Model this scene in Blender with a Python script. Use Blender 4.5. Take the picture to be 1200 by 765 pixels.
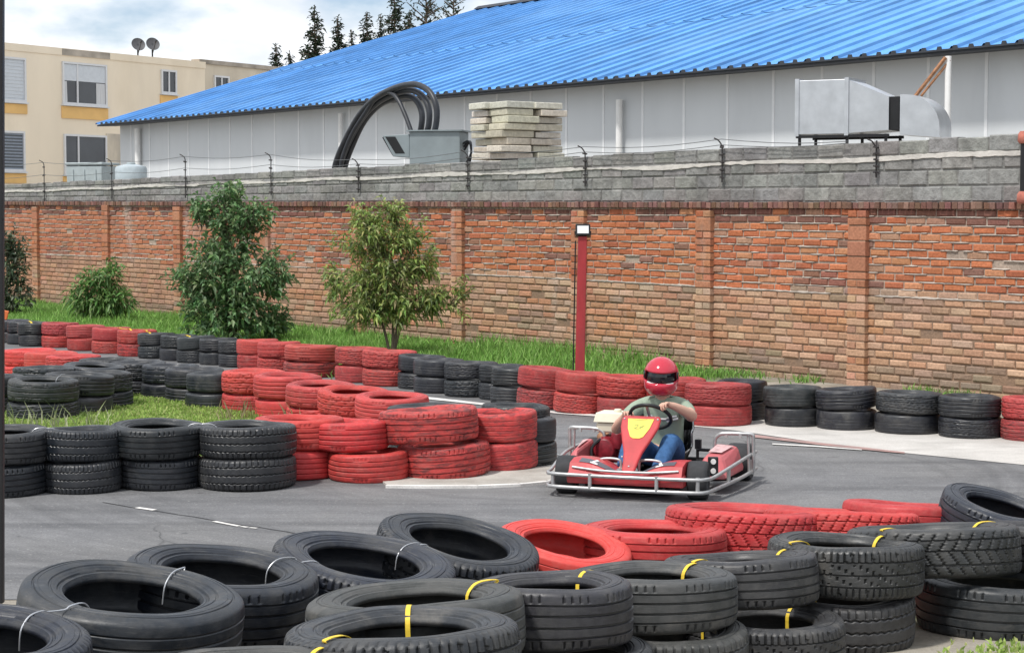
import bpy, math, random
import numpy as np
from mathutils import Vector, Matrix, noise as mnoise
R = math.radians
random.seed(11); RNG = np.random.default_rng(11)
SC = bpy.context.scene
for o in list(bpy.data.objects): bpy.data.objects.remove(o)
COL = SC.collection

# ------------------------------------------------------------------ camera, light, exposure
CAM_H, FPX, PITCH = 2.0, 2200.0, math.atan(132.5/2200)
cd = bpy.data.cameras.new('camera'); cam = bpy.data.objects.new('camera', cd); COL.objects.link(cam)
cam.location = (0, 0, CAM_H); cam.rotation_euler = (math.pi/2-PITCH, 0, 0)
cd.sensor_width = 36; cd.lens = 36*FPX/1200; cd.clip_end = 3000; cd.clip_start = .05
SC.camera = cam
SUN_DIR = Vector((-.36, -.34, .87)).normalized()
SUN_EL = math.asin(SUN_DIR.z); SUN_ROT = math.atan2(SUN_DIR.x, SUN_DIR.y)
wd = bpy.data.worlds.new('World'); SC.world = wd; wd.use_nodes = True
nt = wd.node_tree; nt.nodes.clear()
def wn(t): return nt.nodes.new(t)
bg = wn('ShaderNodeBackground'); wo = wn('ShaderNodeOutputWorld'); sky = wn('ShaderNodeTexSky')
sky.sky_type = 'NISHITA'; sky.sun_disc = False; sky.sun_elevation = SUN_EL; sky.sun_rotation = SUN_ROT
bg.inputs[1].default_value = .10
tc = wn('ShaderNodeTexCoord'); mp = wn('ShaderNodeMapping'); mp.inputs['Scale'].default_value = (1, 1, 2.2)
mp.inputs['Location'].default_value = (.35, .1, .22)
nz = wn('ShaderNodeTexNoise'); nz.inputs['Scale'].default_value = 7.5; nz.inputs['Detail'].default_value = 7; nz.inputs['Roughness'].default_value = .52
rp = wn('ShaderNodeValToRGB'); rp.color_ramp.elements[0].position = .37; rp.color_ramp.elements[1].position = .51
nz2 = wn('ShaderNodeTexNoise'); nz2.inputs['Scale'].default_value = 11; nz2.inputs['Detail'].default_value = 6
rp2 = wn('ShaderNodeValToRGB')
rp2.color_ramp.elements[0].position = .36; rp2.color_ramp.elements[0].color = (6.8, 7.2, 7.8, 1)
rp2.color_ramp.elements[1].position = .56; rp2.color_ramp.elements[1].color = (9.2, 9.3, 9.4, 1)
skm = wn('ShaderNodeMix'); skm.data_type = 'RGBA'; skm.blend_type = 'MIX'; skm.inputs[0].default_value = .35
mx = wn('ShaderNodeMix'); mx.data_type = 'RGBA'
L = nt.links.new
L(tc.outputs['Generated'], mp.inputs[0]); L(mp.outputs[0], nz.inputs['Vector']); L(mp.outputs[0], nz2.inputs['Vector'])
L(nz.outputs[0], rp.inputs[0]); L(nz2.outputs[0], rp2.inputs[0])
L(rp.outputs[0], mx.inputs[0]); L(sky.outputs[0], skm.inputs[6]); skm.inputs[7].default_value = (4.4, 5.6, 7.6, 1)
L(skm.outputs[2], mx.inputs[6]); L(rp2.outputs[0], mx.inputs[7]); L(mx.outputs[2], bg.inputs[0]); L(bg.outputs[0], wo.inputs[0])
sl = bpy.data.lights.new('sun', 'SUN'); sun = bpy.data.objects.new('sun', sl); COL.objects.link(sun)
sl.energy = 2.6; sl.angle = R(5); sl.color = (1, .965, .91)
sun.rotation_euler = (-SUN_DIR).to_track_quat('-Z', 'Y').to_euler(); sun.location = (-10, -8, 30)
vs = SC.view_settings; vs.view_transform = 'Standard'; vs.look = 'None'; vs.exposure = 0.42; vs.gamma = 1; vs.use_curve_mapping = False
SC.cycles.max_bounces = 6; SC.cycles.diffuse_bounces = 3; SC.cycles.transparent_max_bounces = 8
SC.cycles.use_denoising = True

# ------------------------------------------------------------------ geometry of the place
def ray(px, py):
    u = (px-600)/FPX; v = (382.5-py)/FPX
    return Vector((u, math.cos(PITCH)+v*math.sin(PITCH), -math.sin(PITCH)+v*math.cos(PITCH)))
def P(px, py, z=0.0):
    d = ray(px, py); k = (z-CAM_H)/d.z
    return Vector((d.x*k, d.y*k, z))
W0 = Vector((5.364, 20.0, 0)); WU = Vector((-.602, .798, 0)).normalized(); WN = Vector((.798, .602, 0)).normalized()
def W(t, out, z): return W0+WU*t+WN*out+Vector((0, 0, z))
def wt(px, out=0.0):
    r = (px-600)/FPX; a = W0+WN*out
    return (a.x-r*a.y)/(r*WU.y-WU.x)
def at_out(px, py, out):            # the point on the upright plane 'out' behind the wall face seen at a pixel
    t = wt(px, out); p = W(t, out, 0); d = ray(px, py)
    return t, CAM_H+d.z*(p.y/d.y)
BANK = .25
def gz(x, y):                        # terrain height: a low bank at the near side of the track
    if y < 6: return BANK
    if y < 9.2: return BANK-.055*(y-6)
    k = min(1, max(0, (10.6-y)/1.4)); return (BANK-.176)*k

# ------------------------------------------------------------------ helpers
def tag(o, label=None, cat=None, group=None, kind=None):
    if label: o['label'] = label
    if cat: o['category'] = cat
    if group: o['group'] = group
    if kind: o['kind'] = kind
    return o
def empty(name, loc=(0, 0, 0), rz=0.0):
    o = bpy.data.objects.new(name, None); COL.objects.link(o); o.location = loc; o.rotation_euler = (0, 0, rz); o.empty_display_size = .1
    return o
class MB:
    def __init__(s): s.v = []; s.f = []; s.c = []; s.mi = []
    def add(s, vs, fs, col=None, mi=0):
        n = len(s.v); s.v.extend([tuple(v) for v in vs])
        for f in fs:
            s.f.append(tuple(n+i for i in f)); s.c.append(col); s.mi.append(mi)
        return s
    def box(s, c, size, m=None, col=None, taper=1.0, mi=0):
        hx, hy, hz = size[0]/2, size[1]/2, size[2]/2
        vs = []
        for z, k in ((-hz, 1), (hz, taper)):
            for x, y in ((-hx, -hy), (hx, -hy), (hx, hy), (-hx, hy)):
                p = Vector((x*k, y*k, z))
                if m is not None: p = m @ p
                vs.append(p+Vector(c))
        return s.add(vs, [(3, 2, 1, 0), (4, 5, 6, 7), (0, 1, 5, 4), (1, 2, 6, 5), (2, 3, 7, 6), (3, 0, 4, 7)], col, mi)
    def hexa(s, pts, col=None, mi=0):
        return s.add(pts, [(3, 2, 1, 0), (4, 5, 6, 7), (0, 1, 5, 4), (1, 2, 6, 5), (2, 3, 7, 6), (3, 0, 4, 7)], col, mi)
    def tube(s, path, r, n=8, closed=False, col=None, cap=True, mi=0):
        path = [Vector(p) for p in path]; k = len(path); rs = r if hasattr(r, '__len__') else [r]*k
        vs = []; prev = None
        for i, p in enumerate(path):
            if closed: d = path[(i+1) % k]-path[i-1]
            else: d = path[min(i+1, k-1)]-path[max(i-1, 0)]
            d.normalize()
            if prev is None:
                a = Vector((0, 0, 1)) if abs(d.z) < .9 else Vector((1, 0, 0)); x = d.cross(a).normalized()
            else:
                x = (prev-d*prev.dot(d)).normalized()
            prev = x; y = d.cross(x)
            for j in range(n):
                an = 2*math.pi*j/n; vs.append(p+(x*math.cos(an)+y*math.sin(an))*rs[i])
        fs = []
        for i in range(k if closed else k-1):
            a = i*n; b = ((i+1) % k)*n
            for j in range(n): fs.append((a+j, a+(j+1) % n, b+(j+1) % n, b+j))
        if not closed and cap: fs.append(tuple(range(n-1, -1, -1))); fs.append(tuple((k-1)*n+j for j in range(n)))
        return s.add(vs, fs, col, mi)
    def lathe(s, prof, c, axis=(0, 0, 1), n=24, col=None, closed=False, mi=0):
        ax = Vector(axis).normalized(); a = Vector((1, 0, 0)) if abs(ax.x) < .9 else Vector((0, 1, 0))
        x = ax.cross(a).normalized(); y = ax.cross(x); vs = []
        for r, z in prof:
            for j in range(n):
                an = 2*math.pi*j/n; vs.append(Vector(c)+ax*z+(x*math.cos(an)+y*math.sin(an))*r)
        k = len(prof); fs = []
        for i in range(k if closed else k-1):
            q = ((i+1) % k)*n
            for j in range(n): fs.append((i*n+j, i*n+(j+1) % n, q+(j+1) % n, q+j))
        if not closed: fs.append(tuple(range(n-1, -1, -1))); fs.append(tuple((k-1)*n+j for j in range(n)))
        return s.add(vs, fs, col, mi)
    def prism(s, poly, off, col=None, mi=0):       # closed polygon of 3-D points swept by a vector
        n = len(poly); vs = [Vector(p) for p in poly]+[Vector(p)+Vector(off) for p in poly]
        fs = [tuple(range(n-1, -1, -1)), tuple(range(n, 2*n))]+[(i, (i+1) % n, n+(i+1) % n, n+i) for i in range(n)]
        return s.add(vs, fs, col, mi)
    def sphere(s, c, r, nu=16, nv=10, col=None, mi=0):
        rr = r if hasattr(r, '__len__') else (r, r, r); vs = []; fs = []
        for i in range(nv+1):
            a = math.pi*i/nv
            for j in range(nu):
                b = 2*math.pi*j/nu
                vs.append((c[0]+rr[0]*math.sin(a)*math.cos(b), c[1]+rr[1]*math.sin(a)*math.sin(b), c[2]+rr[2]*math.cos(a)))
        for i in range(nv):
            for j in range(nu): fs.append((i*nu+j, (i+1)*nu+j, (i+1)*nu+(j+1) % nu, i*nu+(j+1) % nu))
        return s.add(vs, fs, col, mi)
    def mesh(s, name):
        me = bpy.data.meshes.new(name); me.from_pydata(s.v, [], s.f); me.update()
        if any(c is not None for c in s.c):
            at = me.color_attributes.new('Col', 'FLOAT_COLOR', 'CORNER'); a = np.ones((len(me.loops), 4), dtype=np.float32); i = 0
            for f, c in zip(s.f, s.c):
                if c is not None: a[i:i+len(f), :3] = c
                i += len(f)
            at.data.foreach_set('color', a.ravel())
        if any(s.mi): me.polygons.foreach_set('material_index', s.mi)
        return me
    def build(s, name, mat, parent=None, smooth=None, bevel=0, loc=None):
        me = s.mesh(name)
        for m in (mat if isinstance(mat, (list, tuple)) else [mat]): me.materials.append(m)
        if smooth is not None: shade(me, smooth)
        o = bpy.data.objects.new(name, me); COL.objects.link(o)
        if parent is not None: o.parent = parent
        if loc is not None: o.location = loc
        if bevel:
            b = o.modifiers.new('bevel', 'BEVEL'); b.width = bevel; b.segments = 2; b.limit_method = 'ANGLE'; b.angle_limit = R(35)
        return o
def shade(me, ang):
    me.polygons.foreach_set('use_smooth', [True]*len(me.polygons)); me.update()
    if ang < 179: me.set_sharp_from_angle(angle=R(ang))
def smooth_path(pts, n=6):
    pts = [Vector(p) for p in pts]; out = []
    for i in range(len(pts)-1):
        p0 = pts[max(i-1, 0)]; p1 = pts[i]; p2 = pts[i+1]; p3 = pts[min(i+2, len(pts)-1)]
        for k in range(n):
            t = k/n
            out.append(.5*((2*p1)+(p2-p0)*t+(2*p0-5*p1+4*p2-p3)*t*t+(3*p1-p0-3*p2+p3)*t**3))
    out.append(pts[-1]); return out

# ------------------------------------------------------------------ materials
class NT:
    def __init__(s, name):
        s.m = bpy.data.materials.new(name); s.m.use_nodes = True; s.t = s.m.node_tree; s.t.nodes.clear()
        s.b = s.n('ShaderNodeBsdfPrincipled'); o = s.n('ShaderNodeOutputMaterial'); s.l(s.b.outputs[0], o.inputs[0])
    def n(s, t, **k):
        x = s.t.nodes.new(t)
        for a, v in k.items(): setattr(x, a, v)
        return x
    def l(s, a, b): s.t.links.new(a, b)
    def co(s, which='Object', scale=(1, 1, 1), rnd=False):
        t = s.n('ShaderNodeTexCoord'); m = s.n('ShaderNodeMapping'); m.inputs['Scale'].default_value = scale; s.l(t.outputs[which], m.inputs[0])
        if rnd:
            i = s.n('ShaderNodeObjectInfo'); q = s.n('ShaderNodeMath', operation='MULTIPLY'); q.inputs[1].default_value = 57; s.l(i.outputs['Random'], q.inputs[0]); s.l(q.outputs[0], m.inputs['Location'])
        return m.outputs[0]
    def noise(s, vec, scale, detail=4, rough=.55, dist=0):
        x = s.n('ShaderNodeTexNoise'); x.inputs['Scale'].default_value = scale; x.inputs['Detail'].default_value = detail
        x.inputs['Roughness'].default_value = rough; x.inputs['Distortion'].default_value = dist; s.l(vec, x.inputs['Vector']); return x.outputs[0]
    def ramp(s, fac, stops):
        x = s.n('ShaderNodeValToRGB'); e = x.color_ramp.elements
        while len(e) < len(stops): e.new(.5)
        for i, (p, c) in enumerate(stops):
            e[i].position = p; e[i].color = (c if hasattr(c, '__len__') else (c, c, c))+(1,) if hasattr(c, '__len__') else (c, c, c, 1)
        s.l(fac, x.inputs[0]); return x.outputs[0]
    def val(s, i, v):
        if hasattr(v, 'is_linked') or isinstance(v, bpy.types.NodeSocket): s.l(v, i)
        else:
            if hasattr(v, '__len__') and len(v) == 3: v = tuple(v)+(1,)
            i.default_value = v
    def mix(s, fac, a, b, blend='MIX'):
        x = s.n('ShaderNodeMix', data_type='RGBA', blend_type=blend); s.val(x.inputs[0], fac); s.val(x.inputs[6], a); s.val(x.inputs[7], b); return x.outputs[2]
    def math(s, op, a, b=0.0):
        x = s.n('ShaderNodeMath', operation=op); s.val(x.inputs[0], a); s.val(x.inputs[1], b); return x.outputs[0]
    def set(s, **k):
        for a, v in k.items(): s.val(s.b.inputs[{'col': 'Base Color', 'rough': 'Roughness', 'metal': 'Metallic', 'spec': 'Specular IOR Level', 'coat': 'Coat Weight'}[a]], v)
        return s
    def bump(s, h, strength=.3, dist=.01):
        x = s.n('ShaderNodeBump'); x.inputs['Strength'].default_value = strength; x.inputs['Distance'].default_value = dist; s.l(h, x.inputs['Height']); s.l(x.outputs[0], s.b.inputs['Normal']); return s
def plain(name, c, rough=.6, metal=0, var=.18, scale=8, bump=0, rnd=True, spec=.4, dirt=None, co='Object', stretch=(1, 1, 1)):
    t = NT(name); v = t.co(co, stretch, rnd); n = t.noise(v, scale, 5)
    lo = tuple(x*(1-var) for x in c); hi = tuple(min(1, x*(1+var)) for x in c)
    col = t.ramp(n, [(.3, lo), (.7, hi)])
    if dirt:
        d = t.ramp(t.noise(v, scale*.45, 6, .65), [(.5, 0.0), (.72, 1.0)]); col = t.mix(t.math('MULTIPLY', d, dirt[1]), col, dirt[0])
    t.set(col=col, rough=rough, metal=metal, spec=spec)
    if bump: t.bump(t.noise(v, scale*6, 4), bump)
    return t.m
def attr_mat(name, rough=.85, grain=30, bump=.35, spec=.25, stain=None, transl=0, dist=.01):
    t = NT(name); a = t.n('ShaderNodeAttribute', attribute_name='Col'); v = t.co('Object'); n = t.noise(v, grain, 6, .65)
    col = t.mix(1.0, a.outputs['Color'], t.ramp(n, [(.25, .72), (.75, 1.26)]), 'MULTIPLY')
    if stain:
        for sc, stretch, c, p0, p1, k in stain:
            d = t.ramp(t.noise(t.co('Object', stretch), sc, 6, .62), [(p0, 0.0), (p1, 1.0)]); col = t.mix(t.math('MULTIPLY', d, k), col, c)
    t.set(col=col, rough=rough, spec=spec)
    if bump: t.bump(n, bump, dist)
    if transl:
        tr = t.n('ShaderNodeBsdfTranslucent'); t.l(col, tr.inputs[0]); ms = t.n('ShaderNodeMixShader'); ms.inputs[0].default_value = transl
        out = [x for x in t.t.nodes if x.type == 'OUTPUT_MATERIAL'][0]
        t.l(t.b.outputs[0], ms.inputs[1]); t.l(tr.outputs[0], ms.inputs[2]); t.l(ms.outputs[0], out.inputs[0])
    return t.m
def tyre_mat(name, red):
    t = NT(name); inf = t.n('ShaderNodeObjectInfo'); v = t.co('Object', (1, 1, .35), True)
    fine = t.noise(v, 26, 6, .7); mid = t.noise(v, 5.5, 5, .62, .5); big = t.noise(v, 2.0, 3)
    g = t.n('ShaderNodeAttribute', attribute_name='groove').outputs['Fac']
    if not red:
        col = t.mix(1.0, inf.outputs['Color'], t.ramp(fine, [(.2, .5), (.8, 1.5)]), 'MULTIPLY')
        dust = t.math('MULTIPLY', t.ramp(mid, [(.44, 0.0), (.72, 1.0)]), inf.outputs['Alpha'])
        col = t.mix(dust, col, (.078, .077, .075))
        scuff = t.ramp(t.noise(t.co('Object', (.6, .6, 5), True), 16, 5, .7), [(.56, 0.0), (.72, 1.0)])
        col = t.mix(t.math('MULTIPLY', scuff, .5), col, (.13, .127, .124))
        mud = t.ramp(t.noise(v, 3.1, 7, .72, .4), [(.55, 0.0), (.70, .55)]); col = t.mix(t.math('MULTIPLY', mud, inf.outputs['Alpha']), col, (.17, .155, .135))
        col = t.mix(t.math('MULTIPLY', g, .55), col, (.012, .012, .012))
        t.set(col=col, rough=t.math('ADD', t.ramp(mid, [(.3, .26), (.75, .58)]), t.math('MULTIPLY', inf.outputs['Alpha'], .2)), spec=.6)
    else:
        col = t.mix(1.0, inf.outputs['Color'], t.ramp(big, [(.3, .82), (.7, 1.14)]), 'MULTIPLY')
        col = t.mix(t.ramp(fine, [(.45, 0.0), (.85, .5)]), col, (.62, .13, .11))
        wear = t.math('MULTIPLY', t.ramp(t.noise(t.co('Object', (1, 1, 1.6), True), 7, 8, .72, .6), [(.44, 0.0), (.58, 1.0)]), inf.outputs['Alpha'])
        sc2 = t.math('MULTIPLY', t.ramp(t.noise(t.co('Object', (.5, .5, 6), True), 14, 6, .7), [(.52, 0.0), (.66, 1.0)]), t.math('MULTIPLY', inf.outputs['Alpha'], .8))
        col = t.mix(t.math('MAXIMUM', wear, sc2), col, (.05, .03, .03))
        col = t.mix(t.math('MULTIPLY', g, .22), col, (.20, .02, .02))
        dust = t.ramp(mid, [(.52, 0.0), (.8, .35)]); col = t.mix(dust, col, (.42, .20, .17))
        t.set(col=col, rough=t.ramp(mid, [(.3, .45), (.75, .72)]), spec=.38)
    t.bump(t.math('ADD', t.math('MULTIPLY', fine, .6), mid), .35, .006)
    return t.m
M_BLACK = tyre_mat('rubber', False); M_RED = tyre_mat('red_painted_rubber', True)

def asphalt_mat():
    t = NT('asphalt'); v = t.co('Object'); big = t.noise(v, .35, 4); mid = t.noise(v, 2.2, 6, .65, .6); fine = t.noise(v, 70, 5, .8); streak = t.noise(t.co('Object', (.16, 1.6, 1)), 1.3, 6, .65, .4)
    col = t.ramp(mid, [(.28, (.142, .143, .149)), (.72, (.208, .208, .212))])
    col = t.mix(t.ramp(streak, [(.46, 0.0), (.66, .75)]), col, (.080, .081, .086))
    col = t.mix(t.ramp(big, [(.45, 0.0), (.7, .55)]), col, (.185, .180, .172))
    col = t.mix(.85, col, t.ramp(fine, [(.25, .45), (.8, 1.6)]), 'MULTIPLY'); grit = t.ramp(t.noise(v, 38, 2, .5), [(.66, 0.0), (.70, .7)]); col = t.mix(grit, col, (.30, .295, .285))
    spots = t.ramp(t.noise(v, 7, 3, .5), [(.68, 0.0), (.74, .6)]); col = t.mix(spots, col, (.07, .07, .072))
    vd = t.n('ShaderNodeVectorMath', operation='DISTANCE'); t.l(v, vd.inputs[0]); vd.inputs[1].default_value = (.3, 14.6, 0)
    rc_ = t.n('ShaderNodeCombineXYZ'); t.l(vd.outputs['Value'], rc_.inputs[0]); t.l(t.math('MULTIPLY', big, 1.2), rc_.inputs[1])
    rub = t.math('MULTIPLY', t.ramp(t.noise(rc_.outputs[0], 2.6, 5, .7), [(.50, 0.0), (.68, .55)]), t.ramp(mid, [(.3, .35), (.6, 1.0)])); col = t.mix(rub, col, (.062, .063, .067))
    vor = t.n('ShaderNodeTexVoronoi', feature='DISTANCE_TO_EDGE'); vor.inputs['Scale'].default_value = .55; 
    wv = t.n('ShaderNodeMix', data_type='VECTOR'); wv.inputs[0].default_value = .12
    nv = t.n('ShaderNodeTexNoise'); nv.inputs['Scale'].default_value = 2.5; nv.inputs['Detail'].default_value = 6; t.l(v, nv.inputs['Vector'])
    t.l(v, wv.inputs[4]); t.l(nv.outputs[1], wv.inputs[5]); t.l(wv.outputs[1], vor.inputs['Vector'])
    cr = t.ramp(vor.outputs['Distance'], [(0.0, 1.0), (.0045, 0.0)]); cr = t.math('MULTIPLY', cr, t.ramp(big, [(.5, 0.0), (.6, .8)]))
    col = t.mix(cr, col, (.035, .035, .036))
    t.set(col=col, rough=.82, spec=.35); t.bump(fine, .5, .006); return t.m
M_ASPH = asphalt_mat()
def concrete_mat(name, c, c2, sc=1.5):
    t = NT(name); v = t.co('Object'); n = t.noise(v, sc, 7, .65, .3); f = t.noise(v, 90, 3, .7)
    col = t.ramp(n, [(.3, c2), (.62, c)]); col = t.mix(.55, col, t.ramp(f, [(.25, .65), (.8, 1.35)]), 'MULTIPLY')
    st = t.ramp(t.noise(t.co('Object', (.5, 2, 1)), 2.3, 6, .7), [(.55, 0.0), (.75, .6)]); col = t.mix(st, col, tuple(x*.45 for x in c2))
    t.set(col=col, rough=.9, spec=.2); t.bump(f, .3, .004); return t.m
M_CONC = concrete_mat('apron_concrete', (.56, .535, .505), (.42, .40, .375))
M_ISLE = concrete_mat('island_concrete', (.48, .46, .42), (.30, .28, .25), 2.2)
M_KERB = concrete_mat('kerb_paint', (.76, .74, .71), (.52, .50, .48), 4)
M_REDK = concrete_mat('red_kerb_paint', (.40, .25, .23), (.24, .19, .18), 4)
def ground_mat():
    t = NT('bank_earth'); v = t.co('Object'); n = t.noise(v, 1.6, 7, .65); f = t.noise(v, 60, 4, .7)
    col = t.ramp(n, [(.32, (.20, .175, .14)), (.66, (.36, .33, .28))]); gr = t.ramp(t.noise(v, .5, 4), [(.52, 0.0), (.62, .8)])
    col = t.mix(gr, col, (.075, .12, .03)); col = t.mix(.6, col, t.ramp(f, [(.25, .6), (.8, 1.4)]), 'MULTIPLY')
    t.set(col=col, rough=.95, spec=.15); t.bump(f, .6, .01); return t.m
M_EARTH = ground_mat()
M_TURF = plain('turf_soil', (.12, .19, .045), .95, var=.4, scale=3, bump=.5, rnd=False, spec=.1)
M_YARD = plain('yard_gravel', (.30, .28, .25), .95, var=.25, scale=2, bump=.5, rnd=False, spec=.1)
M_GRASS = attr_mat('grass_blades', .6, 4, 0, .25, transl=.35)
M_LEAF = attr_mat('leaf', .55, 6, 0, .4, transl=.36)
M_NEEDLE = attr_mat('needle', .75, 3, 0, .2, transl=.1)
M_BARK = plain('bark', (.13, .10, .075), .9, var=.4, scale=14, bump=.6, stretch=(1, 1, .25))
STAIN = [(.55, (1, 1, .8), (.16, .10, .075), .58, .82, .5), (1.3, (1, 1, .22), (.60, .56, .52), .60, .80, .50), (2.2, (1, 1, 1.5), (.14, .12, .10), .60, .78, .5)]
M_BRICK = attr_mat('fired_brick', .9, 34, .6, .15, STAIN, dist=.012)
M_BLOCK = attr_mat('grey_block', .95, 11, 1.0, .12, [(1.1, (1, 1, .6), (.10, .098, .095), .46, .70, .7), (3.2, (1, 1, .9), (.40, .39, .37), .56, .75, .55)], dist=.03)
M_MORT = attr_mat('mortar', .95, 40, .7, .12, [(3, (1, 1, 1), (.16, .13, .11), .48, .7, .55)], dist=.012)
M_WHITE_MORTAR = plain('lime_mortar', (.60, .57, .53), .9, var=.15, scale=6, bump=.6)
M_ROOF = attr_mat('blue_sheet', .62, .9, 0, .25, [(.22, (1, 1, 1), (.20, .40, .68), .5, .75, .4), (.9, (1, 1, 1), (.10, .24, .46), .58, .8, .45)])
M_PANEL = plain('white_sheet_panel', (.60, .625, .645), .5, var=.05, scale=.6, rnd=False, dirt=((.42, .44, .46), .5), stretch=(1, 1, .3))
M_SEAM = plain('white_joint_strip', (.74, .755, .77), .5, var=.04)
M_DARKTRIM = plain('dark_eave', (.035, .04, .05), .6)
M_WHITEPIPE = plain('white_pvc', (.78, .78, .77), .35, var=.06)
M_RUST = plain('rusty_steel', (.34, .17, .09), .8, var=.4, scale=20)
M_STUCCO = plain('cream_stucco', (.87, .75, .58), .9, var=.06, scale=.7, bump=.15, rnd=False, dirt=((.66, .55, .40), .5), stretch=(1, 1, .35))
M_STUCCO2 = plain('weathered_stucco', (.64, .56, .44), .9, var=.12, scale=.9, bump=.15, rnd=False, dirt=((.24, .22, .20), .7), stretch=(1, 1, .35))
M_OCHRE = plain('ochre_spandrel', (.80, .50, .19), .85, var=.08, scale=2)
M_STAINEDGE = plain('stained_parapet', (.40, .35, .29), .9, var=.35, scale=1.5)
M_WFRAME = plain('white_window_frame', (.70, .70, .70), .4, var=.05)
M_GLASS = plain('window_glass', (.045, .052, .062), .08, var=.3, scale=.7, spec=.6)
M_BLIND = plain('white_blind', (.62, .65, .68), .7, var=.06)
M_GREYB = plain('grey_blind', (.30, .34, .40), .7, var=.1)
M_CURT = plain('white_curtain', (.60, .60, .60), .8, var=.12, scale=6, stretch=(4, 4, .2))
M_DISH = plain('grey_dish', (.085, .085, .09), .55, var=.1)
M_GALV = plain('galvanised_sheet', (.56, .575, .595), .30, .8, var=.12, scale=5, spec=.5)
M_GREYBOX = plain('grey_painted_sheet', (.235, .275, .29), .5, var=.1, scale=3, dirt=((.17, .19, .2), .5))
M_BLKIN = plain('dark_interior', (.015, .016, .018), .8)
M_HOSE = plain('black_hose', (.030, .033, .040), .42, var=.25, scale=9)
M_SLAB = attr_mat('concrete_slab', .95, 22, .7, .12, [(2, (1, 1, 1), (.30, .27, .22), .55, .78, .5)])
M_REDPOST = plain('red_post_paint', (.36, .035, .04), .5, var=.18, scale=7, bump=.1, dirt=((.16, .04, .04), .6), stretch=(1, 1, .3))
M_BLKMET = plain('black_metal', (.018, .018, .02), .5, .2)
M_LENS = plain('lamp_lens', (.82, .84, .86), .15, var=.04)
M_WIRE = plain('fence_wire', (.20, .20, .21), .45, .8)
M_POSTD = plain('dark_wire_post', (.05, .045, .045), .7, var=.4, scale=18)
M_YSTRAP = plain('yellow_strap', (.78, .55, .05), .55, var=.12, scale=30)
M_WWIRE = plain('galvanised_wire', (.55, .56, .58), .4, .6)
M_TANK = plain('grey_plastic_tank', (.36, .41, .42), .5, var=.1)
M_TANKP = plain('pale_plastic', (.40, .46, .49), .4, var=.1)
M_CLAY = plain('red_clay', (.44, .15, .11), .85, var=.3, scale=12, bump=.4)
M_ORANGE = plain('orange_plastic', (.80, .20, .06), .5, var=.1)

# ------------------------------------------------------------------ terrain, track, kerbs
def sheet(name, poly, mat, dz, kind='structure', res=.5):
    import bmesh
    me = bpy.data.meshes.new(name); bm = bmesh.new()
    f = bm.faces.new([bm.verts.new((p[0], p[1], 0)) for p in poly]); bmesh.ops.triangulate(bm, faces=[f])
    xs = [p[0] for p in poly]; ys = [p[1] for p in poly]
    for yy in np.arange(5.8, 11, .2):
        if min(ys) < yy < max(ys):
            bmesh.ops.bisect_plane(bm, geom=bm.verts[:]+bm.edges[:]+bm.faces[:], plane_co=(0, float(yy), 0), plane_no=(0, 1, 0))
    for v in bm.verts: v.co.z = gz(v.co.x, v.co.y)+dz
    bmesh.ops.recalc_face_normals(bm, faces=bm.faces[:])
    if sum(f.normal.z for f in bm.faces) < 0: bmesh.ops.reverse_faces(bm, faces=bm.faces[:])
    bm.to_mesh(me); bm.free(); me.materials.append(mat)
    o = bpy.data.objects.new(name, me); COL.objects.link(o); o['kind'] = kind; return o
sheet('ground', [(-400, -60), (400, -60), (400, 700), (-400, 700)], M_EARTH, 0)
# raised yard behind the wall
yp = [W(-200, .12, 2.5), W(300, .12, 2.5), W(300, 500, 2.5), W(-200, 500, 2.5)]
ym = MB(); ym.add(yp, [(0, 1, 2, 3)]); yo = ym.build('yard_ground', M_YARD); yo['kind'] = 'structure'
if yo.data.polygons[0].normal.z < 0: yo.data.flip_normals()
asph = [(-30, 9.3), (-1, 9.3), (3, 9.35), (20, 9.4), (20, 12.0)]
asph += [W(-3, -3.45, 0)[:2], W(1.8, -3.45, 0)[:2], W(6.1, -4.1, 0)[:2], W(10.9, -4.5, 0)[:2], W(29, -4.75, 0)[:2], W(48, -4.9, 0)[:2]]
asph = [(a[0], a[1]) for a in asph]+[(-34, 42)]
sheet('track', asph, M_ASPH, .004)
apron = [P(*q) for q in ((752, 489), (806, 493), (880, 491), (1000, 496), (1250, 512), (1330, 560), (1200, 545.5), (1120, 537.5), (1050, 530.5), (960, 519.5), (860, 505), (806, 499.5))]
sheet('apron', [(p.x, p.y) for p in apron], M_CONC, .008)
kl = [P(*q) for q in ((880, 513.2), (960, 522.5), (1010, 528), (1060, 532.6))]; kr = [P(*q) for q in ((1060, 531), (1010, 525.2), (960, 519.8), (880, 510))]
sheet('red_kerb_line', [(p.x, p.y) for p in kl+kr], M_REDK, .012)
kw = [P(*q) for q in ((905, 522.0), (960, 525.0), (1010, 528.8), (1010, 527.9), (960, 523.6), (905, 520.8))]
sheet('white_kerb_line', [(p.x, p.y) for p in kw], M_KERB, .012)
kf = [P(*q) for q in ((500, 468.5), (590, 478.3), (650, 485.3), (752, 493), (806, 497.5), (806, 495.6), (752, 490.6), (650, 483.2), (590, 475.8), (500, 466))]
sheet('far_kerb_line', [(p.x, p.y) for p in kf], M_KERB, .012)
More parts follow.
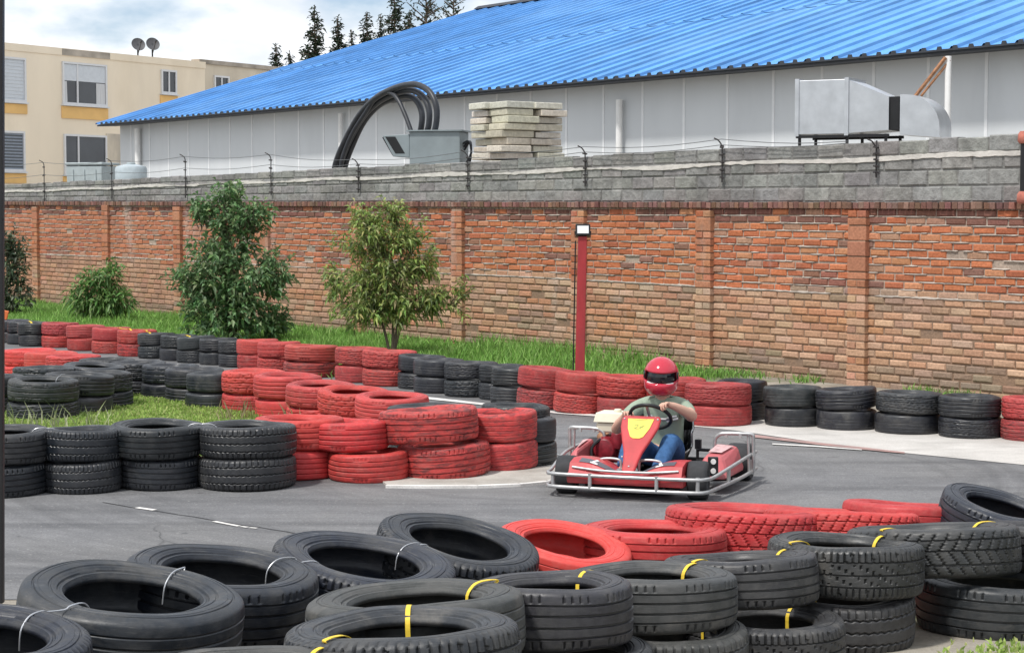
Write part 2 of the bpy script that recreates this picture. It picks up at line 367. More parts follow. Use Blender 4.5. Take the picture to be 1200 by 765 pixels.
# island: concrete edge with a grass infield
isl = [P(*q) for q in ((-260, 574), (0, 563), (300, 558), (435, 556), (455, 571.5), (560, 572), (640, 567.5), (676, 556), (684, 546), (664, 538), (630, 531), (560, 512), (480, 498), (400, 488), (330, 480), (255, 470), (180, 458), (90, 444), (0, 428), (-160, 404))]
import bmesh
def slab_sheet(name, poly, mat, z0, z1, kind='structure'):
    m = MB(); n = len(poly); cx = sum(p.x for p in poly)/n; cy = sum(p.y for p in poly)/n
    top = [Vector((p.x, p.y, z1)) for p in poly]; m.prism([Vector((p.x, p.y, z0)) for p in poly], (0, 0, z1-z0))
    o = m.build(name, mat); o['kind'] = kind; bm = bmesh.new(); bm.from_mesh(o.data); bmesh.ops.recalc_face_normals(bm, faces=bm.faces[:]); bm.to_mesh(o.data); bm.free(); return o
slab_sheet('island_pavement', isl, M_ISLE, -.05, .018)
lip = MB()
lipts = [P(*q) for q in ((452, 572.3), (500, 572.8), (560, 572.6), (610, 570.5), (645, 567.2), (674, 558), (686, 547), (666, 537.2), (640, 533))]
for a, b in zip(lipts[:-1], lipts[1:]):
    d = (b-a).normalized(); s = Vector((-d.y, d.x, 0))*.04
    lip.hexa([a-s*.2+Vector((0, 0, -.03)), b-s*.2+Vector((0, 0, -.03)), b+s+Vector((0, 0, -.03)), a+s+Vector((0, 0, -.03)), a-s*.2+Vector((0, 0, .024)), b-s*.2+Vector((0, 0, .024)), b+s+Vector((0, 0, .024)), a+s+Vector((0, 0, .024))])
tag(lip.build('island_kerb', M_KERB), kind='structure')
inf = [P(*q) for q in ((-200, 560), (0, 545), (130, 540), (300, 535), (345, 520), (338, 498), (300, 489), (250, 480), (160, 466), (60, 450), (-160, 420))]
slab_sheet('infield_soil', inf, M_TURF, .0, .05)
verge = [W(34, -.05, 0), W(5.4, -.05, 0), W(5.8, -3.75, 0), W(7.9, -4.2, 0), W(10.9, -4.5, 0), W(34, -4.8, 0)]
sheet('verge_soil', [(p.x, p.y) for p in verge], M_TURF, .010)
# worn white marks and a crack seam across the near lane
mk = MB()
for (x0, y0, x1, y1, w) in ((161, 594.2, 181, 597.2, .05), (251, 610.2, 280, 616.0, .04), (283, 616.2, 290, 617.4, .035), (293, 617.6, 301, 618.4, .03)):
    a = P(x0, y0, .0085); b = P(x1, y1, .0085); d = (b-a).normalized(); s = Vector((-d.y, d.x, 0))*w/2
    mk.add([a-s, b-s*.8, b+s, a+s*.7], [(0, 1, 2, 3)])
tag(mk.build('lane_mark', M_KERB), kind='structure')
sm = MB(); pts = [P(120+18*i, 588+2.9*i+random.uniform(-.6, .6), .0075) for i in range(14)]
for a, b in zip(pts[:-1], pts[1:]):
    d = (b-a).normalized(); s = Vector((-d.y, d.x, 0))*.006; sm.add([a-s, b-s, b+s, a+s], [(0, 1, 2, 3)])
tag(sm.build('track_seam', plain('bitumen', (.04, .04, .042), .7)), kind='structure')

# ------------------------------------------------------------------ perimeter wall
def topz(t): return 2.06+.0052*t          # brick top
def blockz(t): return 2.84-.0072*t        # block top
wall = empty('perimeter_wall', W(0, 0, 0)); wl = Matrix.Translation(W(0, 0, 0)).inverted()
def Wl(t, out, z): return W(t, out, z)-W0
tag(wall, 'long brick wall with grey block top running behind the whole track', 'wall')
PIL = [-1.3, 2.2, 4.8, 7.33, 10.2, 13.0, 16.0, 19.3, 22.45, 26.0, 29.4, 32.8]
def brickbox(m, t0, t1, z0, z1, out, depth, col, ch=.006):
    j = lambda s: random.uniform(-s, s)
    f = [(t0+ch+j(.004), z0+ch+j(.003)), (t1-ch+j(.004), z0+ch+j(.003)), (t1-ch+j(.004), z1-ch+j(.003)), (t0+ch+j(.004), z1-ch+j(.003))]
    g = [(t0, z0), (t1, z0), (t1, z1), (t0, z1)]
    o1 = out; o2 = out+ch*1.2; o3 = out+depth
    vs = [Wl(t, o1+j(.0025), z) for t, z in f]+[Wl(t, o2, z) for t, z in g]+[Wl(t, o3, z) for t, z in g]
    m.add(vs, [(3, 2, 1, 0)]+[(i, (i+1) % 4, 4+(i+1) % 4, 4+i) for i in range(4)]+[(4+i, 4+(i+1) % 4, 8+(i+1) % 4, 8+i) for i in range(4)], col)
def jit(c, v):
    k = 1+random.uniform(-v, v); return tuple(max(0, x*k*(1+random.uniform(-v, v)*.35)) for x in c)
UP = [((.48, .172, .085), 6), ((.45, .155, .075), 4), ((.39, .13, .07), 3), ((.48, .22, .12), 2), ((.24, .13, .10), .5), ((.38, .22, .15), .8)]
LO = [((.46, .285, .19), 6), ((.49, .32, .22), 4), ((.45, .26, .165), 5), ((.42, .22, .14), 2.4), ((.38, .245, .17), 1.2), ((.30, .20, .15), .2), ((.46, .32, .235), 1)]
def pick(tab):
    r = random.uniform(0, sum(w for _, w in tab))
    for c, w in tab:
        r -= w
        if r <= 0: return c
    return tab[0][0]
T0, T1 = -4.0, 37.0
bb = MB(); CH = .0885
nc = 23
for k in range(nc):
    z0 = -.02+k*CH*1.01; off = .13*(k % 2)+random.uniform(-.02, .02); t = T0+off
    while t < T1:
        ln = .285+random.uniform(-.014, .014); s = topz(t)/2.06; tm = t+ln/2
        zz = z0*s+.012*math.sin(t*.5+k*.3)*(.3+.7*k/nc); zw = CH*s
        upper = z0*s > 1.07+.05*math.sin(t*.9)+random.uniform(-.03, .03)
        nn = mnoise.noise(Vector((t*.55, k*.22, 3)))
        if upper:
            c = pick(UP)
            fr_ = min(1, max(0, (t-9)/10))*.45; c = tuple((1-fr_)*a+fr_*b for a, b in zip(c, (.37, .17, .115)))
            if k >= nc-2 and random.random() < .6: c = (.20, .095, .075)
            elif nn > .5: c = jit((.30, .14, .10), .15)
        else:
            c = pick(LO)
            if nn < -.30: c = jit((.45, .235, .135), .1)
            elif nn > .30: c = jit((.33, .225, .165), .15)
            fr_ = min(1, max(0, (t-9)/10))*.6; c = tuple((1-fr_)*a+fr_*b for a, b in zip(c, (.40, .215, .145)))
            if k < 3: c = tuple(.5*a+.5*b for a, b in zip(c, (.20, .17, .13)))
        if random.random() > .012:
            g = .015 if not upper else .016
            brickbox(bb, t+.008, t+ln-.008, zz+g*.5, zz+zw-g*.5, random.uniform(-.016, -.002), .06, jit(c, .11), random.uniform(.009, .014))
        t += ln
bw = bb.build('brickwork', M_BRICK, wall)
mo = MB()
for i in range(82):
    t = T0+i*.5
    for j in range(12):
        za, zb2 = j*topz(t)/12, (j+1)*topz(t)/12; za2, zb3 = j*topz(t+.5)/12, (j+1)*topz(t+.5)/12
        c = (.40, .32, .26) if za > 1.0 else (.27, .18, .125)
        mo.add([Wl(t, .006, za), Wl(t+.5, .006, za2), Wl(t+.5, .006, zb3), Wl(t, .006, zb2)], [(3, 2, 1, 0)], c)
    mo.add([Wl(t, .25, 0), Wl(t+.5, .25, 0), Wl(t+.5, .25, topz(t+.5)), Wl(t, .25, topz(t))], [(0, 1, 2, 3)], (.3, .27, .24))
mo.build('mortar', M_MORT, wall)
# smeared lime along the upper joints and along the change of brick
sq = MB()
def smear(t, z, ln, h):
    n = max(3, int(ln/.05)); top = []; bot = []
    for i in range(n+1):
        u = i/n; e = math.sin(math.pi*u)**.4; top.append((t+u*ln, z+h*e*random.uniform(.25, .7))); bot.append((t+u*ln, z-h*e*random.uniform(.2, .7)))
    for i in range(n):
        sq.add([Wl(top[i][0], -.014, top[i][1]), Wl(top[i+1][0], -.014, top[i+1][1]), Wl(bot[i+1][0], -.014, bot[i+1][1]), Wl(bot[i][0], -.014, bot[i][1]),
                Wl(top[i][0], .006, top[i][1]+.004), Wl(top[i+1][0], .006, top[i+1][1]+.004), Wl(bot[i+1][0], .006, bot[i+1][1]-.004), Wl(bot[i][0], .006, bot[i][1]-.004)],
               [(0, 1, 2, 3), (4, 5, 1, 0), (3, 2, 6, 7)])
for _ in range(1500):
    t = random.uniform(T0, T1-1); k = random.randint(13, nc-1); s = topz(t)/2.06
    if any(abs(t-p) < .2 for p in PIL): continue
    zz = (-.02+k*CH*1.01)*s+.012*math.sin(t*.5+k*.3)*(.3+.7*k/nc)
    smear(t, zz, random.uniform(.08, .36), random.uniform(.006, .014))
t = T0
while t < T1-1:
    ln = random.uniform(.3, .9); s = topz(t)/2.06
    if random.random() < .85: smear(t, (-.02+12.1*CH*1.01)*s+.01*math.sin(t*.5+3.9), ln, random.uniform(.012, .028))
    t += ln*.9
sq.build('lime_joint', plain('joint_lime', (.50, .44, .385), .9, var=.25, scale=5, bump=.6), wall)
for p in PIL:
    pm = MB(); k = 0; z = -.02
    while z < topz(p)-.09:
        hh = CH*1.01*(2 if random.random() < .15 and z > 1.0 else 1); 
        c = tuple(.75*q+.25*w_ for q, w_ in zip(pick(UP[:4]), (.36, .25, .18))) if z > 1.04 else (pick(LO) if random.random() < .7 else (.44, .22, .13))
        hh = min(hh, topz(p)-.01-z)
        w = .14; gp = .010
        if k % 2 and hh < .12:
            brickbox(pm, p-w+.004, p-.006, z+gp, z+hh-gp*.6, -.075+random.uniform(-.006, .006), .09, jit(c, .18)); brickbox(pm, p+.006, p+w-.004, z+gp, z+hh-gp*.6, -.075+random.uniform(-.006, .006), .09, jit(pick(UP[:4]) if z > 1.04 else c, .18))
        else: brickbox(pm, p-w, p+w, z+gp, z+hh-gp*.6, -.075+random.uniform(-.006, .006), .09, tuple(.6*q+.4*w_ for q, w_ in zip(jit(c, .12), (.40, .19, .12) if z > 1.04 else (.45, .28, .185))))
        z += hh; k += 1
    cen = [Wl(p-.125, -.064, -.02), Wl(p+.125, -.064, -.02), Wl(p+.125, .0, -.02), Wl(p-.125, .0, -.02)]; tp = [v+Vector((0, 0, topz(p)-.03)) for v in cen]
    pm.hexa(cen+tp, (.30, .205, .145)); pm.build('pilaster', M_BRICK, wall)
cp = MB(); t = T0
while t < T1:
    ln = .085+random.uniform(-.006, .006); z = topz(t)
    brickbox(cp, t+.004, t+ln-.004, z-.02, z+.055+random.uniform(-.006, .006), -.055+random.uniform(-.012, .012), .2, jit((.21, .115, .09), .3)); t += ln
cp.build('coping', M_BRICK, wall)
bk = MB(); bt = MB()
for k in range(5):
    t = T0+.2*(k % 2)
    while t < T1:
        ln = .42 if t < 12 else .42; z0 = topz(t)+.06; z1 = blockz(t); n = 4; h = (z1-z0)/n
        if k < n:
            c = random.choice([(.275, .27, .26), (.25, .245, .235), (.295, .29, .275), (.26, .255, .245)])
            brickbox(bk, t+.008, t+ln-.008, z0+k*h+.008, z0+(k+1)*h-.007+(random.uniform(-.012, .012) if k == n-1 else 0), random.uniform(-.006, .006)+.02, .14, jit(c, .08), .012)
        t += ln
for i in range(82):
    t = T0+i*.5
    bt.hexa([Wl(t, .032, topz(t)+.03), Wl(t+.5, .032, topz(t+.5)+.03), Wl(t+.5, .15, topz(t+.5)+.03), Wl(t, .15, topz(t)+.03), Wl(t, .032, blockz(t)-.015), Wl(t+.5, .032, blockz(t+.5)-.015), Wl(t+.5, .15, blockz(t+.5)-.015), Wl(t, .15, blockz(t)-.015)], (.235, .23, .22))
bk.build('block_courses', M_BLOCK, wall); bt.build('block_bedding', M_BLOCK, wall)
# rough render smeared over the lowest blocks, then the white mortar line
rd = MB()
nt_ = 820; prev = None
for i in range(nt_+1):
    t = T0+i*(T1-T0)/nt_; zt = topz(t)+.06+.11*(.5+.8*mnoise.noise(Vector((t*1.7, 0, 0)))+.35*mnoise.noise(Vector((t*6, 0, 4))))
    cur = (Wl(t, .004+.006*mnoise.noise(Vector((t*5, 1, 0))), topz(t)+.05), Wl(t, .006, zt-.01), Wl(t, .022, zt))
    if prev: rd.add([prev[0], cur[0], cur[1], prev[1], prev[2], cur[2]], [(3, 2, 1, 0), (3, 4, 5, 2)][:1]+[(4, 5, 2, 3)], (.25, .245, .235))
    prev = cur

wm = MB(); prev = None
for i in range(nt_+1):
    t = T0+i*(T1-T0)/nt_; zc = 2.635-.0056*t+.012*math.sin(t*1.9)+.008*mnoise.noise(Vector((t*5, 2, 0))); h = .020*max(.12, .95+1.1*mnoise.noise(Vector((t*.8, 7, 0)))+.5*mnoise.noise(Vector((t*9, 3, 0))))*(1.25 if t < 3 else 1)
    if 17.2 < t < 18.6: h = .004
    cur = (Wl(t, .006, zc-h), Wl(t, .004, zc+h), Wl(t, .03, zc+h+.004), Wl(t, .03, zc-h-.004))
    if prev: wm.add(list(prev)+list(cur), [(0, 4, 5, 1), (1, 5, 6, 2), (0, 3, 7, 4)])
    prev = cur
wm.build('white_mortar_band', M_WHITE_MORTAR, wall)

# wire fence on the wall
fence = empty('wire_fence', W(0, 0, 2.8)); fb = W(0, 0, 2.8)
tag(fence, 'thin wire fence on dark bent posts along the top of the block wall', 'fence')
tops = []
for px, py in ((-40, 190), (53, 188), (132, 186), (218, 181), (318, 179), (420, 186), (548, 176), (685, 171), (845, 162), (1025, 163)):
    t, z = at_out(px, py, -.02); pm = MB(); b = blockz(t)
    pth = [W(t, -.015, b-.42)-fb, W(t, -.015, b)-fb, W(t, -.015, z-.1)-fb, W(t+.03, -.05, z-.03)-fb, W(t+.07, -.09, z)-fb]
    pm.tube(smooth_path(pth, 3), .010, 6); pm.build('post', M_POSTD, fence, 60)
    for q in range(5):
        cl = MB()
        zz = b-.36+q*(z-b+.3)/4.5; cl.box(W(t, -.02, zz)-fb, (.05, .05, .018), Matrix.Rotation(random.uniform(0, 3), 3, 'Z')@Matrix.Rotation(random.uniform(-.4, .4), 3, 'X')); cl.build('insulator', M_POSTD, fence)
    tops.append((t, z, b))
for lv in (.35, .9):
    wm2 = MB(); pts = []
    for (ta, za, ba), (tb, zb_, bb_) in zip(tops[:-1], tops[1:]):
        for i in range(6):
            u = i/6; pts.append(W(ta+(tb-ta)*u, -.03, (ba+(za-ba)*lv)*(1-u)+(bb_+(zb_-bb_)*lv)*u-.05*math.sin(math.pi*u))-fb)
    wm2.tube(pts, .0045, 4); wm2.build('wire', M_WIRE, fence)

# ------------------------------------------------------------------ blue-roofed building
hall = empty('workshop_hall', W(0, 5, 2.5)); hb = W(0, 5, 2.5)
tag(hall, 'low white panelled hall with a large blue ribbed metal roof behind the wall', 'building')
def H(t, out, z): return W(t, out, z)-hb
HT0, HT1, EZ = -18.0, 32.4, 4.40
wl_ = MB(); wl_.hexa([H(HT0, 5, 2.4), H(HT1, 5, 2.4), H(HT1, 28.4, 2.4), H(HT0, 28.4, 2.4), H(HT0, 5, EZ+.05), H(HT1, 5, EZ+.05), H(HT1, 28.4, EZ+.05), H(HT0, 28.4, EZ+.05)])
SL = .305
wl_.add([H(HT1, 5, EZ), H(HT1, 28.4, EZ), H(HT1, 16.7, EZ+11.7*SL-.1)], [(0, 1, 2)]); wl_.build('wall', M_PANEL, hall)
ss = MB(); t = HT0+.4
while t < HT1:
    ss.box(H(t, 4.997, (2.4+EZ)/2), (.055, .014, EZ-2.4), Matrix.Rotation(math.atan2(WU.y, WU.x), 3, 'Z')); t += 1.05
ss.build('joint_strip', M_SEAM, hall)
rf = MB(); pitch = .56; o0, o1 = 4.42, 16.7; prof = []; t = HT0-.3
while t < HT1+.25:
    c = random.uniform(.86, 1.12)
    prof += [(t, 0, c), (t+.42, 0, c*.95), (t+.455, .04, c*.95), (t+.51, .04, c*1.0), (t+.545, 0, c)]; t += pitch
prof = [(p[0], p[1], p[2]) for p in prof]
def sheetroof(oa, za, ob, zb_):
    for a, b in zip(prof[:-1], prof[1:]):
        k = a[2]; nrib = abs(a[1]-b[1]) > .02
        c = (.095*k, .29*k, .62*k) if not nrib else (.06*k, .19*k, .45*k)  # rib flanks get a darker blue: their shade is painted into the sheet colour
        rf.add([H(a[0], oa, za+a[1]), H(b[0], oa, za+b[1]), H(b[0], ob, zb_+b[1]), H(a[0], ob, zb_+a[1])], [(3, 2, 1, 0)], c)
ez0 = EZ-(5-o0)*SL+.06
sheetroof(o0, ez0, 9.6, ez0+(9.6-o0)*SL); sheetroof(9.55, ez0+(9.55-o0)*SL+.012, o1, ez0+(o1-o0)*SL)
for a, b in zip(prof[:-1], prof[1:]):
    rf.add([H(a[0], o1, ez0+(o1-o0)*SL+a[1]), H(b[0], o1, ez0+(o1-o0)*SL+b[1]), H(b[0], o1+12.2, ez0+b[1]), H(a[0], o1+12.2, ez0+a[1])], [(3, 2, 1, 0)], (.06, .22, .66))
rfo = rf.build('roof', M_ROOF, hall)
rc = MB(); zt = ez0+(o1-o0)*SL
rc.hexa([H(HT0-.3, o1-.22, zt-.01), H(HT1+.25, o1-.22, zt-.01), H(HT1+.25, o1+.22, zt-.01), H(HT0-.3, o1+.22, zt-.01), H(HT0-.3, o1-.05, zt+.09), H(HT1+.25, o1-.05, zt+.09), H(HT1+.25, o1+.05, zt+.09), H(HT0-.3, o1+.05, zt+.09)]); rc.build('ridge_cap', M_DARKTRIM, hall)
ev = MB(); ev.hexa([H(HT0, o0+.03, ez0-.05), H(HT1+.2, o0+.03, ez0-.05), H(HT1+.2, 4.985, ez0-.03), H(HT0, 4.985, ez0-.03), H(HT0, o0+.03, ez0-.012), H(HT1+.2, o0+.03, ez0-.012), H(HT1+.2, 4.985, ez0+.12), H(HT0, 4.985, ez0+.12)])
ev.build('eave_soffit', M_DARKTRIM, hall)  # near-black strip: the shadow under the eave is put into its colour
bl = MB(); t = HT0
cmb = []
while t < HT1:
    for q, zz in ((0, .006), (.10, .006), (.115, .048), (.165, .048), (.18, .006)): cmb.append((t+q, zz))
    t += .28
bl.prism([H(q, o0-.012, ez0+zz) for q, zz in cmb]+[H(cmb[-1][0], o0-.012, ez0-.02), H(cmb[0][0], o0-.012, ez0-.02)], WN*.03)
bl.build('rib_closure', M_DARKTRIM, hall)
for px, y0, y1, r in ((163, 151, 200, .075), (725, 117, 185, .06), (400, 133, 190, .05)):
    t, z1 = at_out(px, y0, 4.9); m = MB(); m.tube([H(t, 4.9, 2.45), H(t, 4.9, z1)], r, 10); m.build('drain_pipe', M_WHITEPIPE, hall, 60)
# chimney-like white post with a rusty brace at the right
t, z1 = at_out(1108, 66, 4.3); post = empty('braced_post', W(t, 4.3, 2.5)); pb = W(t, 4.3, 2.5)
tag(post, 'slim white steel post with a rusty diagonal brace against the hall', 'post')
m = MB(); m.tube([Vector(), W(t, 4.3, z1)-pb], .045, 10); m.build('pole', M_WHITEPIPE, post, 60)
t2, z2 = at_out(1070, 113, 4.0); m = MB(); m.tube([W(t2, 4.0, z2)-pb, W(t, 4.24, z1-.02)-pb], .028, 6); m.tube([W(t2-.06, 4.05, z2)-pb, W(t-.03, 4.3, z1-.06)-pb], .02, 6); m.build('brace', M_RUST, post)

# ------------------------------------------------------------------ cream apartment building
A0 = Vector((-15.3, 67, 0)); AU = Vector((.549, .836, 0)).normalized(); AN = Vector((-.836, .549, 0)).normalized()   # AU along the facade to the right, AN away
flat = empty('apartment_building', A0); tag(flat, 'cream three storey apartment block with ochre panels under its windows', 'building')
def A(s, out, z): return AU*s+AN*out+Vector((0, 0, z))
def fac(px, py):      # facade coordinates seen at a pixel
    d = ray(px, py); a = A0; k = (a.x*AU.y-a.y*AU.x)/(d.x*AU.y-d.y*AU.x); p = d*k; s = (p-a).dot(AU); return s, CAM_H+p.z
zr = fac(5, 50)[1]; s_end = fac(240, 73)[0]
m = MB(); m.hexa([A(-14, 0, 2), A(s_end, 0, 2), A(s_end, 12, 2), A(-14, 12, 2), A(-14, 0, zr-.25), A(s_end, 0, zr-.25), A(s_end, 12, zr-.25), A(-14, 12, zr-.25)]); m.build('wall', M_STUCCO, flat)
m = MB(); m.hexa([A(-14, -.03, zr-.249), A(s_end+.02, -.03, zr-.249), A(s_end+.02, 12, zr-.249), A(-14, 12, zr-.249), A(-14, -.03, zr), A(s_end+.02, -.03, zr), A(s_end+.02, 12, zr), A(-14, 12, zr)]); m.build('parapet', M_STUCCO, flat)
zr2 = fac(262, 76)[1]
m = MB(); m.hexa([A(s_end+.01, .35, 2), A(s_end+16, .35, 2), A(s_end+16, 12, 2), A(s_end+.01, 12, 2), A(s_end+.01, .35, zr2), A(s_end+16, .35, zr2), A(s_end+16, 12, zr2), A(s_end+.01, 12, zr2)]); m.build('wing_wall', M_STUCCO2, flat)
m = MB(); m.box(A(s_end+8, 3, zr2+.06), (.0, .0, .0)); m.hexa([A(s_end+.0, .28, zr2+.003), A(s_end+16, .28, zr2+.003), A(s_end+16, .7, zr2+.003), A(s_end, .7, zr2+.003), A(s_end, .28, zr2+.16), A(s_end+16, .28, zr2+.16), A(s_end+16, .7, zr2+.16), A(s_end, .7, zr2+.16)]); m.build('wing_parapet', M_STAINEDGE, flat)
m = MB(); sa = fac(72, 60)[0]; sb = fac(128, 60)[0]; m.box(A((sa+sb)/2, -.036, zr-.13), (sb-sa, .01, .22), Matrix.Rotation(math.atan2(AU.y, AU.x), 3, 'Z')); m.build('parapet_stain', M_STAINEDGE, flat)
rotA = Matrix.Rotation(math.atan2(AU.y, AU.x), 3, 'Z')
def window(x0, y0, x1, y1, style, sp=None, out=0.0):
    sA, zA = fac(x0, y0); sB, _ = fac(x1, y0); _, zB = fac(x0, y1); w = sB-sA; h = zA-zB; c = A((sA+sB)/2, out, (zA+zB)/2)
    f = MB()
    def rb(ds, dz, sw, sh, dep, o): return (c+AU*ds+AN*o+Vector((0, 0, dz)), (sw, dep, sh), rotA)
    for ds, dz, sw, sh in ((-w/2+.035, 0, .07, h), (w/2-.035, 0, .07, h), (0, h/2-.035, w-.144, .07), (0, -h/2+.035, w-.144, .07)): f.box(*rb(ds, dz, sw, sh, .10, -.02))
    mull = -w/2+w*(.33 if w > 1 else .5); f.box(*rb(mull, 0, .06, h-.144, .08, -.02)); fo = f.build('window', M_WFRAME, flat)
    g = MB(); g.box(*rb(0, 0, w-.10, h-.10, .02, .004-.012)); g.build('pane', M_GLASS if style != 'blind' and style != 'grey' else (M_BLIND if style == 'blind' else M_GREYB), fo)
    if style in ('blind', 'grey'):
        b = MB(); n = 11
        for i in range(n): b.box(*rb(0, -h/2+.1+(h-.2)*(i+.5)/n, w-.2, .05, .01, -.026))
        b.build('blind', M_BLIND if style == 'blind' else M_GLASS, fo)
    if style == 'curtain':
        b = MB(); b.box(*rb(0, h/2-.07-.2*h, w-.15, .40*h-.02, .012, -.027)); b.build('blind', M_BLIND, fo)
        b = MB(); b.box(*rb(w/2-.07-.11*w, -.21*h, .2*w, .5*h, .012, -.028)); b.build('curtain', M_CURT, fo); b = MB(); b.box(*rb(-w/2+.12, -.21*h, .10*w, .5*h, .012, -.028), taper=.8); b.build('curtain', M_CURT, fo)
    s_ = MB(); s_.box(*rb(0, -h/2-.03, w+.1, .05, .16, -.05)); s_.build('sill', M_WFRAME, fo)
    if sp:
        _, zS = fac(x0, sp); hh = zB-.07-zS; p_ = MB(); p_.box(A((sA+sB)/2, out-.02, zS+hh/2), (w+.08, .06, hh), rotA); p_.build('spandrel', M_OCHRE, flat)
window(-22, 64, 29, 117, 'blind', 131); window(72, 72, 124, 122, 'curtain', 138.5); window(188, 81.5, 206, 109.5, 'plain', 122)
window(-22, 152, 28, 200, 'grey', 214); window(74, 157, 124, 204.5, 'plain', 214); window(258, 88, 275.5, 111, 'plain', None, .35)
m = MB(); s1, z1 = fac(133, 175); m.box(A(s1, -.012, z1), (.75, .03, 1.1), rotA); m.build('plaster_patch', M_STUCCO2, flat)
for px, py, dd in ((173, 56, 0), (190, 55.5, 1)):
    s1, z1 = fac(px, py); base = A0+A(s1, .5, zr); ds = empty('satellite_dish', base)
    tag(ds, 'grey satellite dish on the cream roof, '+('the one nearer the blue roof' if dd else 'the one nearer the curtained window'), 'satellite dish', 'satellite dishes on the apartment roof')
    hh = z1-zr+.1; m = MB(); m.tube([(0, 0, 0), (0, 0, hh)], .03, 8); m.build('mast', M_BLKMET, ds, 60)
    ax = Vector((.42, -.80, .42)).normalized(); m = MB(); prof2 = [(.0, -.02)]+[(.26*q/6, .07*(q/6)**2) for q in range(1, 7)]; prof2 += [(.26*q/6, .07*(q/6)**2-.018) for q in range(6, 0, -1)]
    m.lathe(prof2[1:], Vector((0, 0, hh))+ax*.03, ax, 26, closed=True); m.lathe([(.01, -.012), (.08, -.010)], Vector((0, 0, hh))+ax*.03, ax, 26); m.build('dish', M_DISH, ds, 60)
    m = MB(); q = Vector((0, 0, hh))+ax*.5+Vector((0, 0, -.12)); m.tube([Vector((0, 0, hh-.36)), q], .014, 6); m.lathe([(.03, -.05), (.035, .05)], q, ax, 10); m.build('feed_arm', M_BLKMET, ds)

# ------------------------------------------------------------------ things behind the wall
# grey air box with hood, hoses
t, z = at_out(515, 155, 1.2); bx0 = W(t, 1.2, 2.5); top = z-2.5
ab = empty('air_box', bx0, R(-12)); tag(ab, 'grey sheet metal air box with an open hood standing behind the wall', 'air unit')
m = MB(); m.box((0.0, 0, top/2), (.84, .6, top)); m.build('casing', M_GREYBOX, ab, bevel=.012)
m = MB(); m.box((0, 0, top+.012), (.92, .68, .022)); m.build('lid', M_GREYBOX, ab)
m = MB(); m.prism([(-.425, -.28, top-.04), (-.425, -.28, top-.42), (-.70, -.28, top-.40), (-.88, -.28, top-.06)], (0, .56, 0)); m.build('hood', M_GREYBOX, ab, bevel=.008)
m = MB(); m.add([(-.66, -.285, top-.35), (-.50, -.285, top-.35), (-.66, -.285, top-.08), (-.83, -.285, top-.08)], [(0, 1, 2, 3)]); m.add([(-.89, -.26, top-.085), (-.715, -.26, top-.385), (-.715, .26, top-.385), (-.89, .26, top-.085)], [(3, 2, 1, 0)]); m.build('hood_mouth', M_BLKIN, ab)
m = MB(); 
for k in range(3): m.tube(smooth_path([(.42, -.1+.05*k, .62-.05*k), (.52, -.1+.05*k, .66), (.56, -.1, .5), (.53, -.12, .3+.05*k), (.42, -.12, .2)], 4), .018, 6)
m.build('cable', M_HOSE, ab, 60)
def hosept(px, py, out): t, z = at_out(px, py, out); return W(t, out, z)
for k, (pts, lab) in enumerate((
    ([(391, 215), (394, 192), (405, 165), (422, 135), (440, 116), (462, 104), (485, 99), (502, 106), (511, 122), (512, 142), (508, 160)], 'widest loop of the thick black hoses rising behind the wall'),
    ([(397, 215), (400, 193), (410, 166), (426, 138), (444, 120), (464, 110), (482, 106), (496, 113), (503, 128), (503, 146), (499, 160)], 'middle loop of the thick black hoses, just inside the widest one'),
    ([(403, 215), (405, 195), (414, 170), (428, 142), (446, 123), (466, 115), (480, 113), (490, 120), (495, 134), (494, 150), (491, 160)], 'innermost wide loop of the thick black hoses behind the wall'),
    ([(399, 215), (401, 190), (412, 160), (428, 134), (444, 112), (458, 109), (467, 117), (475, 134), (481, 150), (484, 160)], 'thick black hose dropping steeply into the lid of the grey air box'))):
    w3 = [hosept(x, y, 1.25+.105*(k % 3)) for x, y in pts]; w3[0].z = 2.5; b = w3[0].copy(); m = MB(); m.tube(smooth_path([p-b for p in w3], 5), .052 if k < 3 else .038, 12)
    tag(m.build('hose', M_HOSE, None, 60, loc=b), lab, 'hose', 'black hoses looped behind the wall')
# slab stack
sx = W(wt(606, 1.6), 1.6, 2.5); srot = R(34); rowsn = 11; hs = .112
rS = Matrix.Rotation(srot, 3, 'Z'); cnt = 0
ords = ['lowest', 'second', 'third', 'fourth', 'fifth', 'sixth', 'seventh', 'eighth', 'ninth', 'tenth', 'top']
for k in range(rowsn):
    z0 = k*hs; along = k % 2
    for i in range(2):
        for j in range(2):
            m = MB(); lx, ly = (.56, .48); cx = (-.5+i)*lx+random.uniform(-.05, .05)*(1.4 if k > 3 else 1); cy = (-.5+j)*ly+random.uniform(-.05, .05)
            if k == rowsn-1: lx *= .93
            ss2 = (lx-.012+random.uniform(-.08, .06), ly-.012+random.uniform(-.06, .04), hs-.006-random.uniform(0, .022))
            col = jit(random.choice([(.56, .52, .43), (.50, .46, .38), (.60, .56, .48), (.46, .42, .35)]), .1)
            m.box((0, 0, ss2[2]/2), ss2, Matrix.Rotation(random.uniform(-.05, .05), 3, 'Z')@Matrix.Rotation(random.uniform(-.012, .012), 3, 'X'), col)
            o = m.build('concrete_slab', M_SLAB, bevel=.012, loc=sx+rS@Vector((cx, cy, z0))); o.rotation_euler = (0, 0, srot)
            side = {(0, 0): 'front corner', (1, 0): 'right corner', (0, 1): 'left corner', (1, 1): 'back corner'}[(i, j)]
            tag(o, f'grey concrete slab at the {side} of the {ords[k]} layer of the slab stack', 'slab', 'concrete slabs stacked behind the wall')
